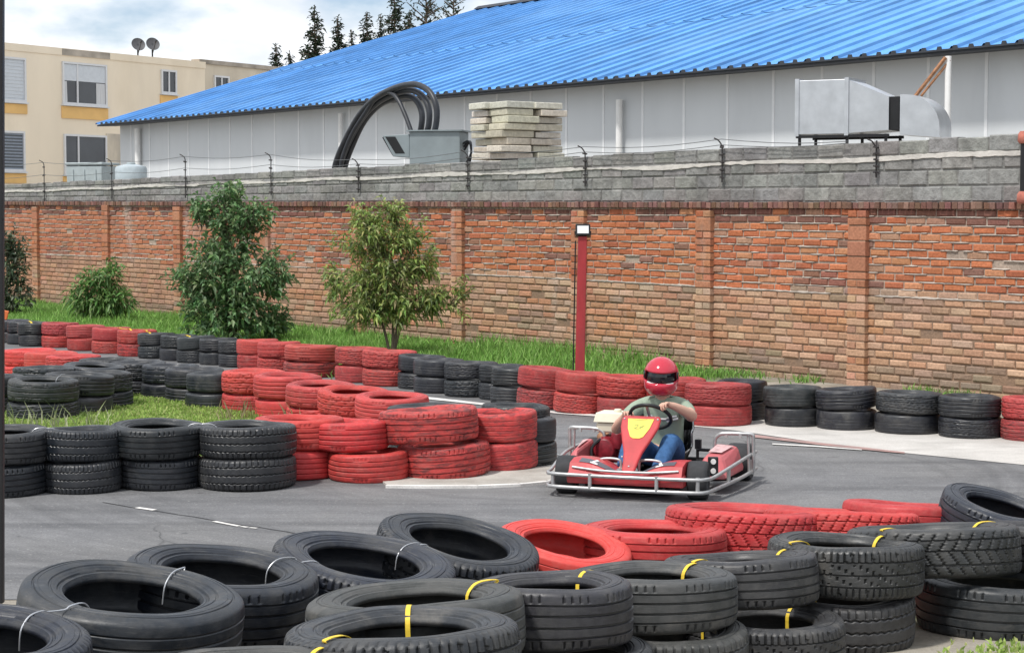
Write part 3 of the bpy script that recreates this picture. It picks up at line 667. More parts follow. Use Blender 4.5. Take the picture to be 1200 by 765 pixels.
# galvanised duct
t, z = at_out(1000, 95, 1.0); db = W(t, 1.0, 2.5); du = empty('air_duct', db, R(-27)); htop = z-2.5
tag(du, 'galvanised metal air duct box with a curved outlet on a black stand', 'air duct')
m = MB(); m.box((-.31, .0, htop-.33), (.62, .70, .66)); m.build('duct_box', M_GALV, du, bevel=.006)
m = MB()
for xx in (-.625, 0.0): m.box((xx, -.001, htop-.33), (.05, .73, .70))
m.build('flange', M_GALV, du)
m = MB(); m.hexa([(.026, -.34, htop-.65), (.50, -.28, htop-.62), (.50, .28, htop-.62), (.026, .34, htop-.65), (.026, -.34, htop-.01), (.50, -.28, htop-.22), (.50, .28, htop-.22), (.026, .34, htop-.01)]); m.build('taper', M_GALV, du)
m = MB(); m.box((.56, 0, htop-.42), (.115, .50, .40)); m.build('flexible_collar', M_BLKIN, du)
m = MB(); arc = [(.62+.02, htop-.2)]
for q in range(9):
    a = math.pi/2*(1-q/8); arc.append((.70+.42*math.cos(a), htop-.60+.40*math.sin(a)))
poly = [Vector((x, -.29, zz)) for x, zz in arc]+[Vector((.62, -.29, htop-.66))]
poly = poly[:-1]+[Vector((1.12, -.29, htop-.72)), Vector((.64, -.29, htop-.68))]
m.prism(poly, (0, .58, 0)); m.build('outlet_elbow', M_GALV, du, 40)
m = MB()
for x in (-.6, .0, .48):
    for y in (-.32, .32): m.tube([(x, y, 0), (x, y, htop-.665)], .02, 6)
m.box((-.06, -.33, htop-.685), (1.16, .04, .035)); m.box((-.06, .33, htop-.685), (1.16, .04, .035)); m.build('stand', M_BLKMET, du)
# tanks at the left
t, z = at_out(110, 191, 2.2); tk = empty('bin_box', W(t, 2.2, 2.5), R(-20)); hh = z-2.5
tag(tk, 'grey lidded box behind the wall below the ground floor window', 'bin')
m = MB(); m.box((0, 0, hh/2-.04), (.92, .7, hh-.08), taper=1.04); m.build('body', M_TANK, tk, bevel=.02)
m = MB(); m.box((0, 0, hh-.03), (1.0, .78, .06)); m.build('lid', M_TANK, tk, bevel=.02); m = MB()
for k in range(3): m.box((-.3+.3*k, -.365, hh/2-.06), (.05, .03, hh*.7))
m.build('rib', M_TANK, tk)
t, z = at_out(155, 190, 2.4); tk = empty('water_tank', W(t, 2.4, 2.5), R(-20)); hh = z-2.5
tag(tk, 'pale translucent plastic tank beside the grey lidded box', 'tank'); m = MB(); m.lathe([(.32, 0), (.36, .06), (.36, hh-.16), (.33, hh-.10), (.12, hh-.05)], (0, 0, 0), n=28); m.build('shell', M_TANKP, tk, 50)
m = MB(); m.lathe([(.10, hh-.049), (.10, hh-.02), (.08, hh-.01)], (0, 0, 0), n=20); m.build('cap', M_TANK, tk, 50)
# pipe with clay collars at the right end of the block wall
t = wt(1199, -.1); pc = empty('wall_pipe', W(t, -.09, 0)); tag(pc, 'dark upright pipe with red clay collars on the block wall by its right end', 'pipe')
m = MB(); m.tube([(0, 0, 2.2), (0, 0, 2.78)], .055, 12); m.build('pipe', M_BLKMET, pc, 60)
for zz in (2.17, 2.80):
    m = MB(); m.lathe([(.065, -.07), (.085, -.04), (.08, .03), (.06, .06)], (0, 0, zz), n=14); m.build('collar', M_CLAY, pc, 50)
m = MB(); m.box((0, .05, 2.5), (.04, .09, .03)); m.box((0, .05, 2.28), (.04, .09, .03)); m.build('bracket', M_BLKMET, pc)

# ------------------------------------------------------------------ vegetation
def leaf(m, p, d, ln, w, col, droop=.25):
    d = Vector(d).normalized(); up = Vector((0, 0, 1)); s = d.cross(up)
    if s.length < .05: s = Vector((1, 0, 0))
    s.normalize(); s = (s*math.cos(ro := random.uniform(-.9, .9))+d.cross(s)*math.sin(ro)); nrm = s.cross(d)
    a = p; mid = p+d*ln*.5+Vector((0, 0, -droop*ln*.15)); tip = p+d*ln+Vector((0, 0, -droop*ln)); f = nrm*w*.28
    m.add([a, mid+s*w*.5+f, tip, mid-s*w*.5+f, mid], [(0, 1, 4), (1, 2, 4), (2, 3, 4), (3, 0, 4)], col)
def rvec(): 
    v = Vector((random.gauss(0, 1), random.gauss(0, 1), random.gauss(0, 1))); return v.normalized()
def shrub(name, base, h, blobs, stems, cols, lab, leafln, leafw, nl, droop, cat='tree', upw=.2, trunk_r=.03):
    root = empty(name, base); tag(root, lab, cat, 'trees and bushes along the brick wall')
    tm = MB(); cm = MB()
    for s in stems:
        pth = smooth_path([(0, 0, -.05)]+list(s), 5); k = len(pth); tm.tube(pth, [trunk_r*(1-.75*i/(k-1)) for i in range(k)], 7)
    tw = MB()
    for (c, r, wgt) in blobs:
        c = Vector(c); r = Vector(r)
        ntw = int(nl*wgt/9)
        for _ in range(ntw):
            d = rvec(); q = random.random()**.42; tip = c+Vector((d.x*r.x, d.y*r.y, d.z*r.z))*q*random.uniform(.85, 1.12)
            if tip.z < .08: continue
            st = random.choice(stems); sp = Vector(st[-1])*random.uniform(.3, 1); root_p = c*.55+sp*.45
            dirn = (tip-c*.8-sp*.2+Vector((0, 0, upw))).normalized()
            if random.random() < .35: tm.tube([tip-dirn*.28-Vector((0, 0, .05)), tip], [.006, .003], 4)
            shadeg = random.uniform(.75, 1.2)
            for __ in range(random.randint(6, 12)):
                lp = tip-dirn*random.uniform(0, .22)+rvec()*.03; ld = (dirn*.7+rvec()*.9).normalized()
                cc = random.choice(cols); leaf(cm, lp, ld, leafln*random.uniform(.6, 1.2), leafw*random.uniform(.7, 1.2), tuple(x*shadeg*random.uniform(.85, 1.15) for x in cc), droop)
    tm.build('trunk', M_BARK, root, 60); cm.build('crown', M_LEAF, root); return root
DK = [(.15, .265, .11), (.19, .31, .13), (.10, .19, .075), (.28, .39, .20)]
OL = [(.29, .38, .10), (.37, .44, .14), (.22, .31, .08), (.44, .47, .20), (.13, .19, .06)]
MD = [(.15, .28, .08), (.20, .34, .10), (.10, .21, .055), (.27, .38, .15)]
DG = [(.07, .10, .055), (.11, .145, .085), (.05, .075, .04), (.20, .235, .15)]
tb = P(268, 406)
shrub('leafy_tree', tb, 2.5, [((.0, 0, .5), (.92, .7, .45), 1.2), ((.08, 0, 1.0), (.95, .75, .45), 1.3), ((-.55, 0, 1.0), (.42, .4, .35), .35), ((.7, .1, 1.15), (.34, .4, .5), .35), ((-.1, 0, 1.45), (.62, .55, .36), .7), ((.12, 0, 1.95), (.56, .5, .30), .6), ((-.38, 0, 2.12), (.30, .3, .20), .24), ((.42, 0, 2.05), (.32, .3, .22), .24), ((.02, 0, 2.36), (.30, .25, .17), .22), ((.75, 0, .35), (.25, .3, .28), .2)],
      [[(.05, 0, .5), (0, 0, 1.2), (-.05, 0, 2.2)], [(.2, .1, .5), (.4, .1, 1.1)], [(-.2, 0, .5), (-.45, .05, 1.2)]], DK, 'tall dark green leafy tree standing before the brick wall', .125, .056, 1500, .35)
tb = P(459, 421)
shrub('pale_tree', tb, 2.2, [((-.35, 0, .72), (.60, .55, .36), .75), ((.15, 0, .75), (.5, .5, .32), .5), ((-.15, 0, 1.2), (.78, .6, .42), 1.1), ((-.22, 0, 1.68), (.62, .5, .36), .8), ((.25, 0, 1.75), (.36, .35, .28), .3), ((-.4, 0, 2.0), (.3, .3, .2), .25), ((.02, 0, 2.1), (.25, .25, .17), .18), ((.62, 0, .85), (.36, .35, .34), .3), ((1.0, 0, .85), (.18, .2, .34), .10), ((.45, 0, 1.35), (.3, .35, .3), .25), ((-.8, 0, 1.1), (.22, .2, .34), .14)],
      [[(.02, 0, .5), (-.05, 0, 1.1), (-.15, 0, 1.9)], [(.15, 0, .5), (.45, 0, 1.0)], [(-.15, 0, .55), (-.5, 0, 1.2)], [(.1, 0, .6), (.2, 0, 1.4)]], OL, 'loose olive green young tree with a thin bare trunk', .12, .034, 1700, .42, upw=.05, trunk_r=.026)
tb = P(118, 381)
shrub('broad_bush', tb, 1.1, [((-.25, 0, .5), (.45, .4, .40), .9), ((.28, 0, .5), (.42, .38, .40), .8), ((0, 0, .8), (.48, .35, .28), .6), ((.2, 0, 1.08), (.22, .2, .16), .2)], [[(.05, 0, .4), (.1, 0, .8)], [(-.1, 0, .4), (-.3, 0, .7)]], MD, 'small mid green bush with long narrow leaves by the wall', .22, .046, 700, .5, 'bush')
tb = P(6, 372)
shrub('grey_bush', tb, 1.6, [((.1, 0, .5), (.55, .45, .48), .9), ((.15, 0, 1.05), (.5, .4, .42), .8), ((.1, 0, 1.5), (.38, .3, .28), .4)], [[(.05, 0, .5), (.05, 0, 1.2)], [(.2, 0, .5), (.3, 0, 1.0)]], DG, 'dusty dark bush at the far left beside the wall', .15, .05, 700, .3, 'bush')
def conifer(px, topy, d, w, sparse, lab):
    s = d/FPX; dr = ray(px, 250); base = Vector((dr.x*d/dr.y, d, 2.5)); h = CAM_H+(250-topy)*s-2.5; wr = w*s*1.2
    root = empty('conifer', base); tag(root, lab, 'tree', 'dark conifers behind the blue roof'); tm = MB(); cm = MB()
    tm.tube([(0, 0, -.3), (.05, 0, h*.5), (0, 0, h)], [h*.018, h*.011, .02], 7); z = h*.30; 
    while z < h*.985:
        f = (z/h-.3)/.7; rr = wr*(1-f)**1.05*random.uniform(.7, 1.25)+.05
        for q in range(random.randint(3, 5) if not sparse else random.randint(1, 3)):
            a = random.uniform(0, 2*math.pi); dv = Vector((math.cos(a), math.sin(a), random.uniform(-.1, .25) if not sparse else random.uniform(.5, .9))).normalized(); L_ = rr*random.uniform(.6, 1.15)*(2.0 if sparse else 1)
            p0 = Vector((0, 0, z)); tm.tube([p0, p0+dv*L_], [.05, .02], 4)
            for e in range(int((L_/.17)*(2.8 if not sparse else .8))+2):
                p = p0+dv*L_*random.uniform(.1, 1.05)+rvec()*.14; dd = (dv*.6+rvec()*.8+Vector((0, 0, .1))); k = random.uniform(.6, 1.3)
                ks = .55+.6*(1-f); leaf(cm, p, dd, random.uniform(.3, .6)*ks, random.uniform(.12, .24)*ks, (.030*k, .046*k, .026*k), .2)
        z += h*.014*random.uniform(.7, 1.3)
    tm.build('trunk', M_BARK, root, 60); cm.build('crown', M_NEEDLE, root)
CON = [(325, 54, 114, 22, 0, 'small sparse conifer nearest the cream building, left end of the conifer row'), (341, 63, 116, 14, 0, 'shortest conifer, a low dark spike between two taller ones'), (370, 9, 111, 36, 0, 'pointed dark conifer with clear layered branches left of the dense pair'),
       (397, 22, 114, 26, 0, 'dark conifer with a split double tip above the blue roof'), (413, 37, 119, 14, 0, 'thin short conifer between the split tip one and the dense ones'), (431, 16, 114, 28, 0, 'dense dark conifer left of the tallest one'), (463, -8, 109, 40, 0, 'tallest and densest dark conifer of the row'),
       (447, 19, 118, 26, 0, 'shorter conifer filling the gap left of the tallest one'), (481, 14, 119, 26, 0, 'low dark conifer between the tallest one and the half bare pair'), (500, -14, 116, 46, 1, 'half bare conifer with upswept branches, just right of the tallest one'), (532, -10, 119, 44, 1, 'half bare conifer with upswept branches at the right end of the row')]
for c in CON: conifer(*c)
def grass(name, n, sampler, hfun, cols, lab):
    m = MB()
    for _ in range(n):
        p = sampler()
        if p is None: continue
        h = hfun(p)*random.uniform(.5, 1.25); a = random.uniform(0, 6.28); s = Vector((math.cos(a), math.sin(a), 0))*random.uniform(.005, .010)
        b = Vector((random.gauss(0, .3), random.gauss(0, .3), 1)).normalized(); q = p+b*h*.55; e = p+b*h*.95+Vector((random.gauss(0, .3), random.gauss(0, .3), 0))*h*.6
        k = random.uniform(.7, 1.25); c = tuple(x*k for x in random.choice(cols))
        m.add([p-s, p+s, q+s*.8, q-s*.8, e], [(0, 1, 2, 3), (3, 2, 4)], c)
    o = m.build(name, M_GRASS); tag(o, lab, 'grass', kind='stuff'); return o
GC = [(.21, .42, .09), (.27, .48, .11), (.16, .33, .06), (.33, .50, .16), (.13, .25, .055)]
GI = [(.32, .46, .11), (.38, .50, .14), (.25, .38, .08), (.46, .50, .2)]
def vs_():
    t = random.uniform(5.3, 32); o = -random.random()*4.25-.05
    if t < 7.0 and random.random() < .45: return None
    if o < -3.7 and t < 7.9: return None
    return W(t, o, .01)
grass('verge_grass', 75000, vs_, lambda p: .16*(1+.7*mnoise.noise(Vector((p.x*.9, p.y*.9, 0))))+(.10 if -.5 < p.x < 2.2 else 0), GC, 'tall bright green grass growing between the tyre barrier and the wall')
infp = [(p.x, p.y) for p in inf]
def inside(x, y, poly):
    c = False; n = len(poly)
    for i in range(n):
        x1, y1 = poly[i]; x2, y2 = poly[i-1]
        if (y1 > y) != (y2 > y) and x < (x2-x1)*(y-y1)/(y2-y1)+x1: c = not c
    return c
def is_():
    x = random.uniform(-6.2, -1.4); y = random.uniform(14.2, 21.5)
    return Vector((x, y, .05)) if inside(x, y, infp) else None
grass('infield_grass', 60000, is_, lambda p: .032*(1+.8*mnoise.noise(Vector((p.x*2, p.y*2, 0)))), GI, 'short yellowish green grass on the island inside the tyre rows')
def weeds(name, spots, h, n, cols, lab, spread=.16):
    def sm():
        c = random.choice(spots); return Vector((c.x+random.gauss(0, spread), c.y+random.gauss(0, spread), c.z))
    return grass(name, n, sm, lambda p: h, cols, lab)
weeds('weeds', [P(x, 500, .05) for x in (30, 44, 60, 72, 118)], .22, 60, [(.32, .36, .18), (.4, .41, .27), (.2, .27, .1)], 'dry pale weeds in front of the left black tyre pile', .12)
weeds('weeds', [P(x, y, .05) for x, y in ((275, 490), (285, 490), (330, 500), (395, 500), (410, 502))], .22, 70, [(.36, .30, .18), (.3, .27, .14)], 'dry straw coloured weeds between the red tyre rows', .1)
weeds('weeds', [P(x, 770, .2) for x in (1185, 1205)], .028, 520, GI, 'short grass patch at the bottom right beneath the tyres', .12)
weeds('weeds', [W(t, o, .0) for t, o in ((4.6, -.6), (4.9, -1.6), (5.2, -2.6), (5.6, -1.2), (5.9, -2.2), (6.2, -3.2), (6.6, -3.6), (4.3, -.3))], .10, 5200, GC, 'thin low grass behind the driver at the end of the grass strip', .42)
weeds('weeds', [W(t, -.15, .0) for t in (1.1, .6, 2.9, 4.0, 5.1)], .11, 420, GC+[(.3, .3, .18)], 'scattered weeds at the foot of the brick wall behind the black tyres', .12)

# ------------------------------------------------------------------ lamp post
lb = P(679, 452); lt = lb.y; lp = empty('lamp_post', lb); tag(lp, 'red square lamp post with a small floodlight before the brick wall', 'lamp post')
hz = CAM_H+ray(683, 277).z*(lb.y/ray(683, 277).y); s = lb.y/FPX
m = MB(); m.hexa([(-.055, -.055, -.05), (.055, -.055, -.05), (.055, .055, -.05), (-.055, .055, -.05), (-.018, -.05, hz), (.082, -.05, hz), (.082, .05, hz), (-.018, .05, hz)]); m.build('pole', M_REDPOST, lp, bevel=.008)
m = MB(); m.tube([(-.075, -.03, 0), (-.068, -.03, .6), (-.05, -.03, hz-.05)], .009, 6); m.build('cable', M_BLKMET, lp)
m = MB(); m.box((.035, -.03, hz+.07), (.17, .07, .135), Matrix.Rotation(R(-12), 3, 'X')); fl = m.build('floodlight', M_BLKMET, lp, bevel=.008)
m = MB(); m.box((.035, -.068, hz+.078), (.13, .01, .088), Matrix.Rotation(R(-12), 3, 'X')); m.build('lens', M_LENS, fl)
m = MB(); m.tube([(-.055, -.0, hz+.06), (-.055, .02, hz-.01), (.125, .02, hz-.01), (.125, 0, hz+.06)], .008, 5); m.build('bracket', M_BLKMET, fl)
# black post at the left edge of the picture and the orange barrier end
bp = P(2.0, 706, .2); m = MB(); tp_ = ray(2.0, -40); tp_ = Vector((tp_.x*bp.y/tp_.y-bp.x, 0, CAM_H+tp_.z*bp.y/tp_.y-.2)); m.hexa([(-.009, -.02, 0), (.009, -.02, 0), (.009, .02, 0), (-.009, .02, 0)]+[tp_+Vector(q) for q in ((-.009, -.02, 0), (.009, -.02, 0), (.009, .02, 0), (-.009, .02, 0))]); bo = m.build('metal_post', M_BLKMET, bevel=.003, loc=(bp.x, bp.y, .2)); tag(bo, 'thin black metal post rising at the left edge of the track', 'post')
q = P(2, 400); ob = empty('road_barrier', q+Vector((-.25, 0, 0)), R(10)); tag(ob, 'orange plastic barrier with pale stripes at the far left behind the tyres', 'barrier')
m = MB(); m.box((0, 0, .30), (.62, .06, .5), Matrix.Rotation(R(14), 3, 'Y')); m.build('board', M_ORANGE, ob, bevel=.01); m = MB(); m.box((.08, -.034, .46), (.5, .006, .05), Matrix.Rotation(R(38), 3, 'Y')); m.box((.12, -.034, .28), (.5, .006, .045), Matrix.Rotation(R(48), 3, 'Y')); m.build('stripe', M_WHITEPIPE, ob)
m = MB(); m.box((0, 0, .03), (.5, .34, .06)); m.build('foot', M_ORANGE, ob, bevel=.01)

# ------------------------------------------------------------------ tyres
def tyre_mesh(name, seg, nt_, style, seed, hole=.60):
    rg = np.random.default_rng(seed)
    zt = np.linspace(-.80, .80, nt_)
    prof = [(None, z) for z in zt]
    sw = [(.972, .865), (.945, .93), (.91, .972), (.892, .985), (.886, .955), (.874, .955), (.868, .992), (.845, 1.0), (.84, .985), (.832, .985), (.827, 1.0), (.785, .995), (.75, .975), (.742, .935), (.726, .93), (.720, .955), (.70, .935), (.694, .905), (.672, .885), (.664, .825), (.648, .825), (.640, .845), (.622, .83), (hole+.012, .76), (hole, .70), (hole, .60), (hole+.02, .56), (.66, .62), (.74, .74), (.84, .76), (.91, .66), (.945, .45), (.952, .15)]
    prof += sw+[(r, -z) for r, z in sw[::-1]]
    pr = np.array([1.0 if r is None else r for r, z in prof]); pz = np.array([z for r, z in prof]); istr = np.array([r is None for r, z in prof])
    n = len(prof); th = np.arange(seg)*2*np.pi/seg
    T, I = np.meshgrid(th, np.arange(n), indexing='ij'); r = pr[I].copy(); z = pz[I].copy(); tr = istr[I]
    crown = 1-.018*(z/.8)**4; r = np.where(tr, crown, r)
    g = np.zeros_like(r)
    def groove(z0, w, wob=0, k=40, ph=0):
        zz = z0+wob*(2*np.abs(((T*k/(2*np.pi)+ph) % 1)-.5)-.5)*2
        return (np.abs(z-zz) < w)&tr
    def cut(cond): 
        nonlocal g; g = np.maximum(g, cond.astype(float))
    pitchn = {'rib': 62, 'zig': 54, 'diag': 44, 'shoulder': 70, 'worn': 50}[style]
    fr = (T*pitchn/(2*np.pi)) % 1
    if style == 'rib':
        for q in (-.52, -.18, .18, .52): cut(groove(q, .036))
        cut((np.abs(z) > .60)&(fr < .13)&tr)
    elif style == 'zig':
        for q in (-.5, 0, .5): cut(groove(q, .030, .035, pitchn, .2*q))
        cut((np.abs(z) > .58)&(fr < .22)&tr)
    elif style == 'diag':
        for q in (-.45, .12, .55): cut(groove(q, .032))
        f2 = (T*pitchn/(2*np.pi)+z*1.3) % 1; f3 = (T*pitchn/(2*np.pi)-z*1.2) % 1
        cut((f2 < .15)&(z < .08)&tr); cut((f3 < .15)&(z > .16)&tr)
    elif style == 'shoulder':
        for q in (-.46, -.02, .46): cut(groove(q, .030))
        cut((np.abs(z) > .50)&(((fr+z*.25) % 1) < .26)&tr); cut((np.abs(z) < .40)&(((fr*1-z*.6) % 1) < .10)&tr)
    else:
        for q in (-.5, -.17, .17, .5): cut(groove(q, .020))
    sh = (~tr)&(r > .93)&(np.abs(z) > .8)
    if style in ('shoulder', 'zig'): g = np.maximum(g, (sh&(fr < .26)).astype(float)*.8)
    depth = {'rib': .024, 'zig': .022, 'diag': .022, 'shoulder': .026, 'worn': .012}[style]
    r = r-g*depth
    # wear and sag: real casings are never round
    a2, a3 = rg.uniform(.006, .022), rg.uniform(.003, .009); p2, p3 = rg.uniform(0, 6.28, 2)
    r = r*(1+a2*np.cos(2*T+p2)+a3*np.cos(3*T+p3)); z = z*(1+.03*np.cos(2*T+rg.uniform(0, 6))+.015*np.cos(5*T+rg.uniform(0, 6)))
    z = z+.06*np.cos(2*T+rg.uniform(0, 6))*np.clip(r-.5, 0, 1)
    co = np.stack([.5*r*np.cos(T), .5*r*np.sin(T), .5*z], -1).reshape(-1, 3)
    i0 = np.arange(seg)[:, None]*n+np.arange(n)[None, :]; i1 = np.arange(seg)[:, None]*n+(np.arange(n)[None, :]+1) % n
    j0 = ((np.arange(seg)[:, None]+1) % seg)*n+np.arange(n)[None, :]; j1 = ((np.arange(seg)[:, None]+1) % seg)*n+(np.arange(n)[None, :]+1) % n
    fs = np.stack([i0, j0, j1, i1], -1).reshape(-1, 4)
    me = bpy.data.meshes.new(name); me.vertices.add(len(co)); me.vertices.foreach_set('co', co.ravel())
    me.loops.add(fs.size); me.loops.foreach_set('vertex_index', fs.ravel().astype(np.int32)); me.polygons.add(len(fs))
    me.polygons.foreach_set('loop_start', np.arange(len(fs), dtype=np.int32)*4); me.update(calc_edges=True); me.validate()
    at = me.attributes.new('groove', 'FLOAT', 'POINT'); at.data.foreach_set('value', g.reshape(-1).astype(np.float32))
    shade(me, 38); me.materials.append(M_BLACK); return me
HI = {s: [tyre_mesh('tyre', 300, 61, s, 100+i*7+k) for k in range(2 if s != 'worn' else 1)] for i, s in enumerate(('rib', 'zig', 'diag', 'shoulder', 'worn'))}
LO_ = [tyre_mesh('tyre', 120, 41, s, 300+i) for i, s in enumerate(('rib', 'zig', 'diag', 'worn', 'shoulder', 'rib', 'worn'))]
CB = [(.009, .0115, .016), (.013, .0155, .020), (.008, .010, .014), (.018, .020, .024)]
CR = [(.52, .042, .040), (.45, .036, .036), (.57, .058, .052), (.48, .050, .048)]
TY = {}
def add_tyre(key, x, y, z, D, Wd, red, label, group, hi=None, roll=0.0, pit=0.0, col=None, wear=None, rz=None):
    me = HI[hi][random.randrange(len(HI[hi]))] if hi else random.choice(LO_)
    o = bpy.data.objects.new('tyre', me); COL.objects.link(o)
    o.scale = (D, D, Wd); rz = random.uniform(0, 6.28) if rz is None else rz
    m = Matrix.Rotation(R(roll), 4, 'Y') @ Matrix.Rotation(R(pit), 4, 'X') @ Matrix.Rotation(rz, 4, 'Z')
    o.rotation_euler = m.to_euler(); o.location = (x, y, z)
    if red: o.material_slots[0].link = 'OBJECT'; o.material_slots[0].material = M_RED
    c = col or random.choice(CR if red else CB)
    o.color = tuple(v*random.uniform(.9, 1.1) for v in c)+((random.uniform(.15, .55) if red else random.uniform(.1, .55)) if wear is None else wear,)
    tag(o, label, 'tyre', group); TY[key] = o; o['_'] = 0; del o['_']; return o
def front_contact(cx, yb, D, z=0.0):
    p = P(cx, yb, z); u = Vector((p.x, p.y, 0)).normalized(); return p+u*(D/2)
class Stack:
    def __init__(s, key, cx, yb, D, Wd, up, lo, where, z=0.0, left=False, tu=(0, 0), tl=(0, 0), offu=(0, 0), Dl=None, wear=None):
        if left: d = P(cx, yb, z).y; cx = cx+D*.5*FPX/(d+D/2)
        p = front_contact(cx, yb, D, z); s.p = Vector((p.x, p.y, 0)); s.__dict__.update(key=key, D=D, W=Wd, up=up, lo=lo, where=where, z=z, tu=tu, tl=tl, offu=offu, Dl=Dl or D, wear=wear)
def relax(stacks, f=.96, it=60):
    for _ in range(it):
        mv = 0
        for i, a in enumerate(stacks):
            for b in stacks[i+1:]:
                v = b.p-a.p; mn = f*(a.D+b.D)/2
                if v.length < mn:
                    far = b if b.p.length > a.p.length else a; u = far.p.normalized(); far.p = far.p+u*min(.03, mn-v.length); mv = 1
        if not mv: break
def emit(stacks, group, hi=None):
    for s in stacks:
        nm = {'r': 'red', 'k': 'black'}
        jx, jy = random.uniform(-.015, .015), random.uniform(-.015, .015)
        if s.lo:
            lab = f'lower {nm[s.lo]} tyre of {s.where}'
            add_tyre(s.key+'l', s.p.x, s.p.y, s.z+s.W/2, s.Dl, s.W, s.lo == 'r', lab, group, hi, s.tl[0]+random.uniform(-1, 1), s.tl[1]+random.uniform(-1, 1), wear=(random.uniform(.35, .8) if s.lo == 'r' else None) if s.wear is None else s.wear)
            z = s.z+s.W*1.5
        else: z = s.z+s.W*.5
        lift = (abs(s.tu[0])+abs(s.tu[1]))*math.pi/180*s.D*.22
        if s.up:
            lab = (f'upper {nm[s.up]} tyre of {s.where}' if s.lo else f'{nm[s.up]} tyre, {s.where}')
            add_tyre(s.key+'u', s.p.x+jx+s.offu[0], s.p.y+jy+s.offu[1], z+lift, s.D, s.W, s.up == 'r', lab, group, hi, s.tu[0]+random.uniform(-1, 1), s.tu[1]-1.2+random.uniform(-1, 1), wear=s.wear)
OR = ['first', 'second', 'third', 'fourth', 'fifth', 'sixth', 'seventh']
S = Stack
# --- far barrier along the wall
D_ = []
fb1 = 'far barrier'
D_ += [S('d0', -8, 404, .56, .175, 'k', 'k', 'black stack beside the black edge post, far barrier', left=True),
       S('d1', 8, 406, .52, .175, 'k', 'k', 'second black stack from left end of far barrier', left=True), S('d1b', 22, 407, .54, .175, 'k', 'k', 'third black stack from left end of far barrier', left=True)]
for i, (x, y) in enumerate(((49, 408), (79, 411.5), (108, 415), (138, 418.5))):
    D_.append(S(f'd{i+2}', x, y, .56, .182, 'r', 'r', f'{OR[i]} red stack from left in the farthest red run', left=True, tu=(random.uniform(-1, 3), 0)))
for i, (x, y) in enumerate(((162, 421), (187, 423.5), (207, 426.5), (233, 429), (256, 431.5))):
    D_.append(S(f'd{i+6}', x, y, .52, .172, 'k', 'k', f'{OR[i]} black stack from left in the run below the leafy tree', left=True, tu=(random.uniform(-4, 4), 0)))
for i, (x, y, D) in enumerate(((278, 434, .54), (301, 437.5, .56), (332, 443.5, .68))):
    D_.append(S(f'd{i+11}', x, y, D, .19, 'r', 'r', f'{OR[i]} red stack from left, right of the leafy tree', left=True, tu=(2.0 if i == 2 else 0, 0)))
for i, (x, y) in enumerate(((392, 451.5), (423, 461))):
    D_.append(S(f'd{i+14}', x, y, .64, .20, 'r', 'r', ('red stack below the pale tree, left one of two' if i == 0 else 'red stack below the pale tree, right one of two'), left=True, tu=(2, 0)))
for i, (x, y, D) in enumerate(((465, 464.5, .56), (484, 467.5, .58), (519, 471.5, .60), (560, 473, .5), (574, 475, .52))):
    D_.append(S(f'd{i+16}', x, y, D, .185, 'k', 'k', f'{OR[i]} black stack from left between pale tree and lamp post', left=True, tu=(random.uniform(-3, 3), 0)))
D_ += [S('d21', 606, 481, .58, .20, 'r', 'r', 'red stack left of the lamp post, by the black run', left=True, tu=(6, 0), tl=(3, 0)),
       S('d22', 649, 486.5, .56, .20, 'r', 'r', 'red stack right in front of the lamp post', left=True, tu=(4, 0), tl=(3, 0)),
       S('d23', 699, 491, .58, .20, 'r', 'r', 'red stack between the lamp post and the driver', left=True, tu=(1, 0)),
       S('d24', 757, 495, .58, .20, 'r', 'r', 'red stack right behind the driver', left=True),
       S('d25', 842, 501, .625, .195, 'r', 'r', 'red stack just right of the driver'),
       S('d26', 868, 494, .5, .19, 'k', 'k', 'black stack half hidden by the red stack right of the driver')]
for i, (x, y, D) in enumerate(((930, 501.5, .56), (992, 505.5, .565), (1064, 510.5, .60), (1137, 515.5, .565))):
    D_.append(S(f'd{i+27}', x, y, D, .185, 'k', 'k', f'{OR[i]} wide black stack right of the driver along the wall', tu=((0, 0), (-3, 0), (1, 0), (0, 0))[i]))
D_.append(S('d31', 1212, 519, .58, .19, 'r', 'r', 'red stack at the right end of the far barrier'))
relax(D_, .93); emit(D_, 'tyres of the far barrier along the wall')
for k_, o in TY.items():
    if k_[0] == 'd' and o.material_slots[0].material == M_RED: o.color = (o.color[0]*.78, o.color[1]*.95, o.color[2]*.95, o.color[3])
# --- island, rear row
B_ = []
bx = [('r', 4, 449), ('r', 30, 453), ('r', 56, 457.5), ('k', 92, 463), ('k', 129, 468.5), ('k', 165, 473), ('k', 193, 477), ('k', 217, 484)]
for i, (c, x, y) in enumerate(bx):
    wh = (f'{OR[i]} red stack from left, island rear row' if c == 'r' else f'{OR[i-3]} black stack from left, island rear row')
    B_.append(S(f'b{i}', x, y, .62, .19, c, c, wh, left=True, wear=.2 if c == 'r' else None))
for i, (x, y) in enumerate(((260, 488.5), (299, 495.5), (336, 505), (371, 514), (414, 523))):
    B_.append(S(f'b{i+8}', x, y, .66, (.215, .215, .20, .20, .20)[i], 'r', 'r', f'{OR[i]} red stack from left, middle of island rear row', left=True, tu=((0, 1), (1, 2), (1, 3), (1, 4), (1, 4))[i], wear=.25))
for i, (x, y) in enumerate(((455, 532), (505, 540), (562, 550))):
    B_.append(S(f'b{i+13}', x, y, .62, .19, 'k', 'k', f'{OR[i]} black stack from left at the rear of the island tip', left=True))
relax(B_, .93); emit(B_, 'tyres on the rear edge of the island')
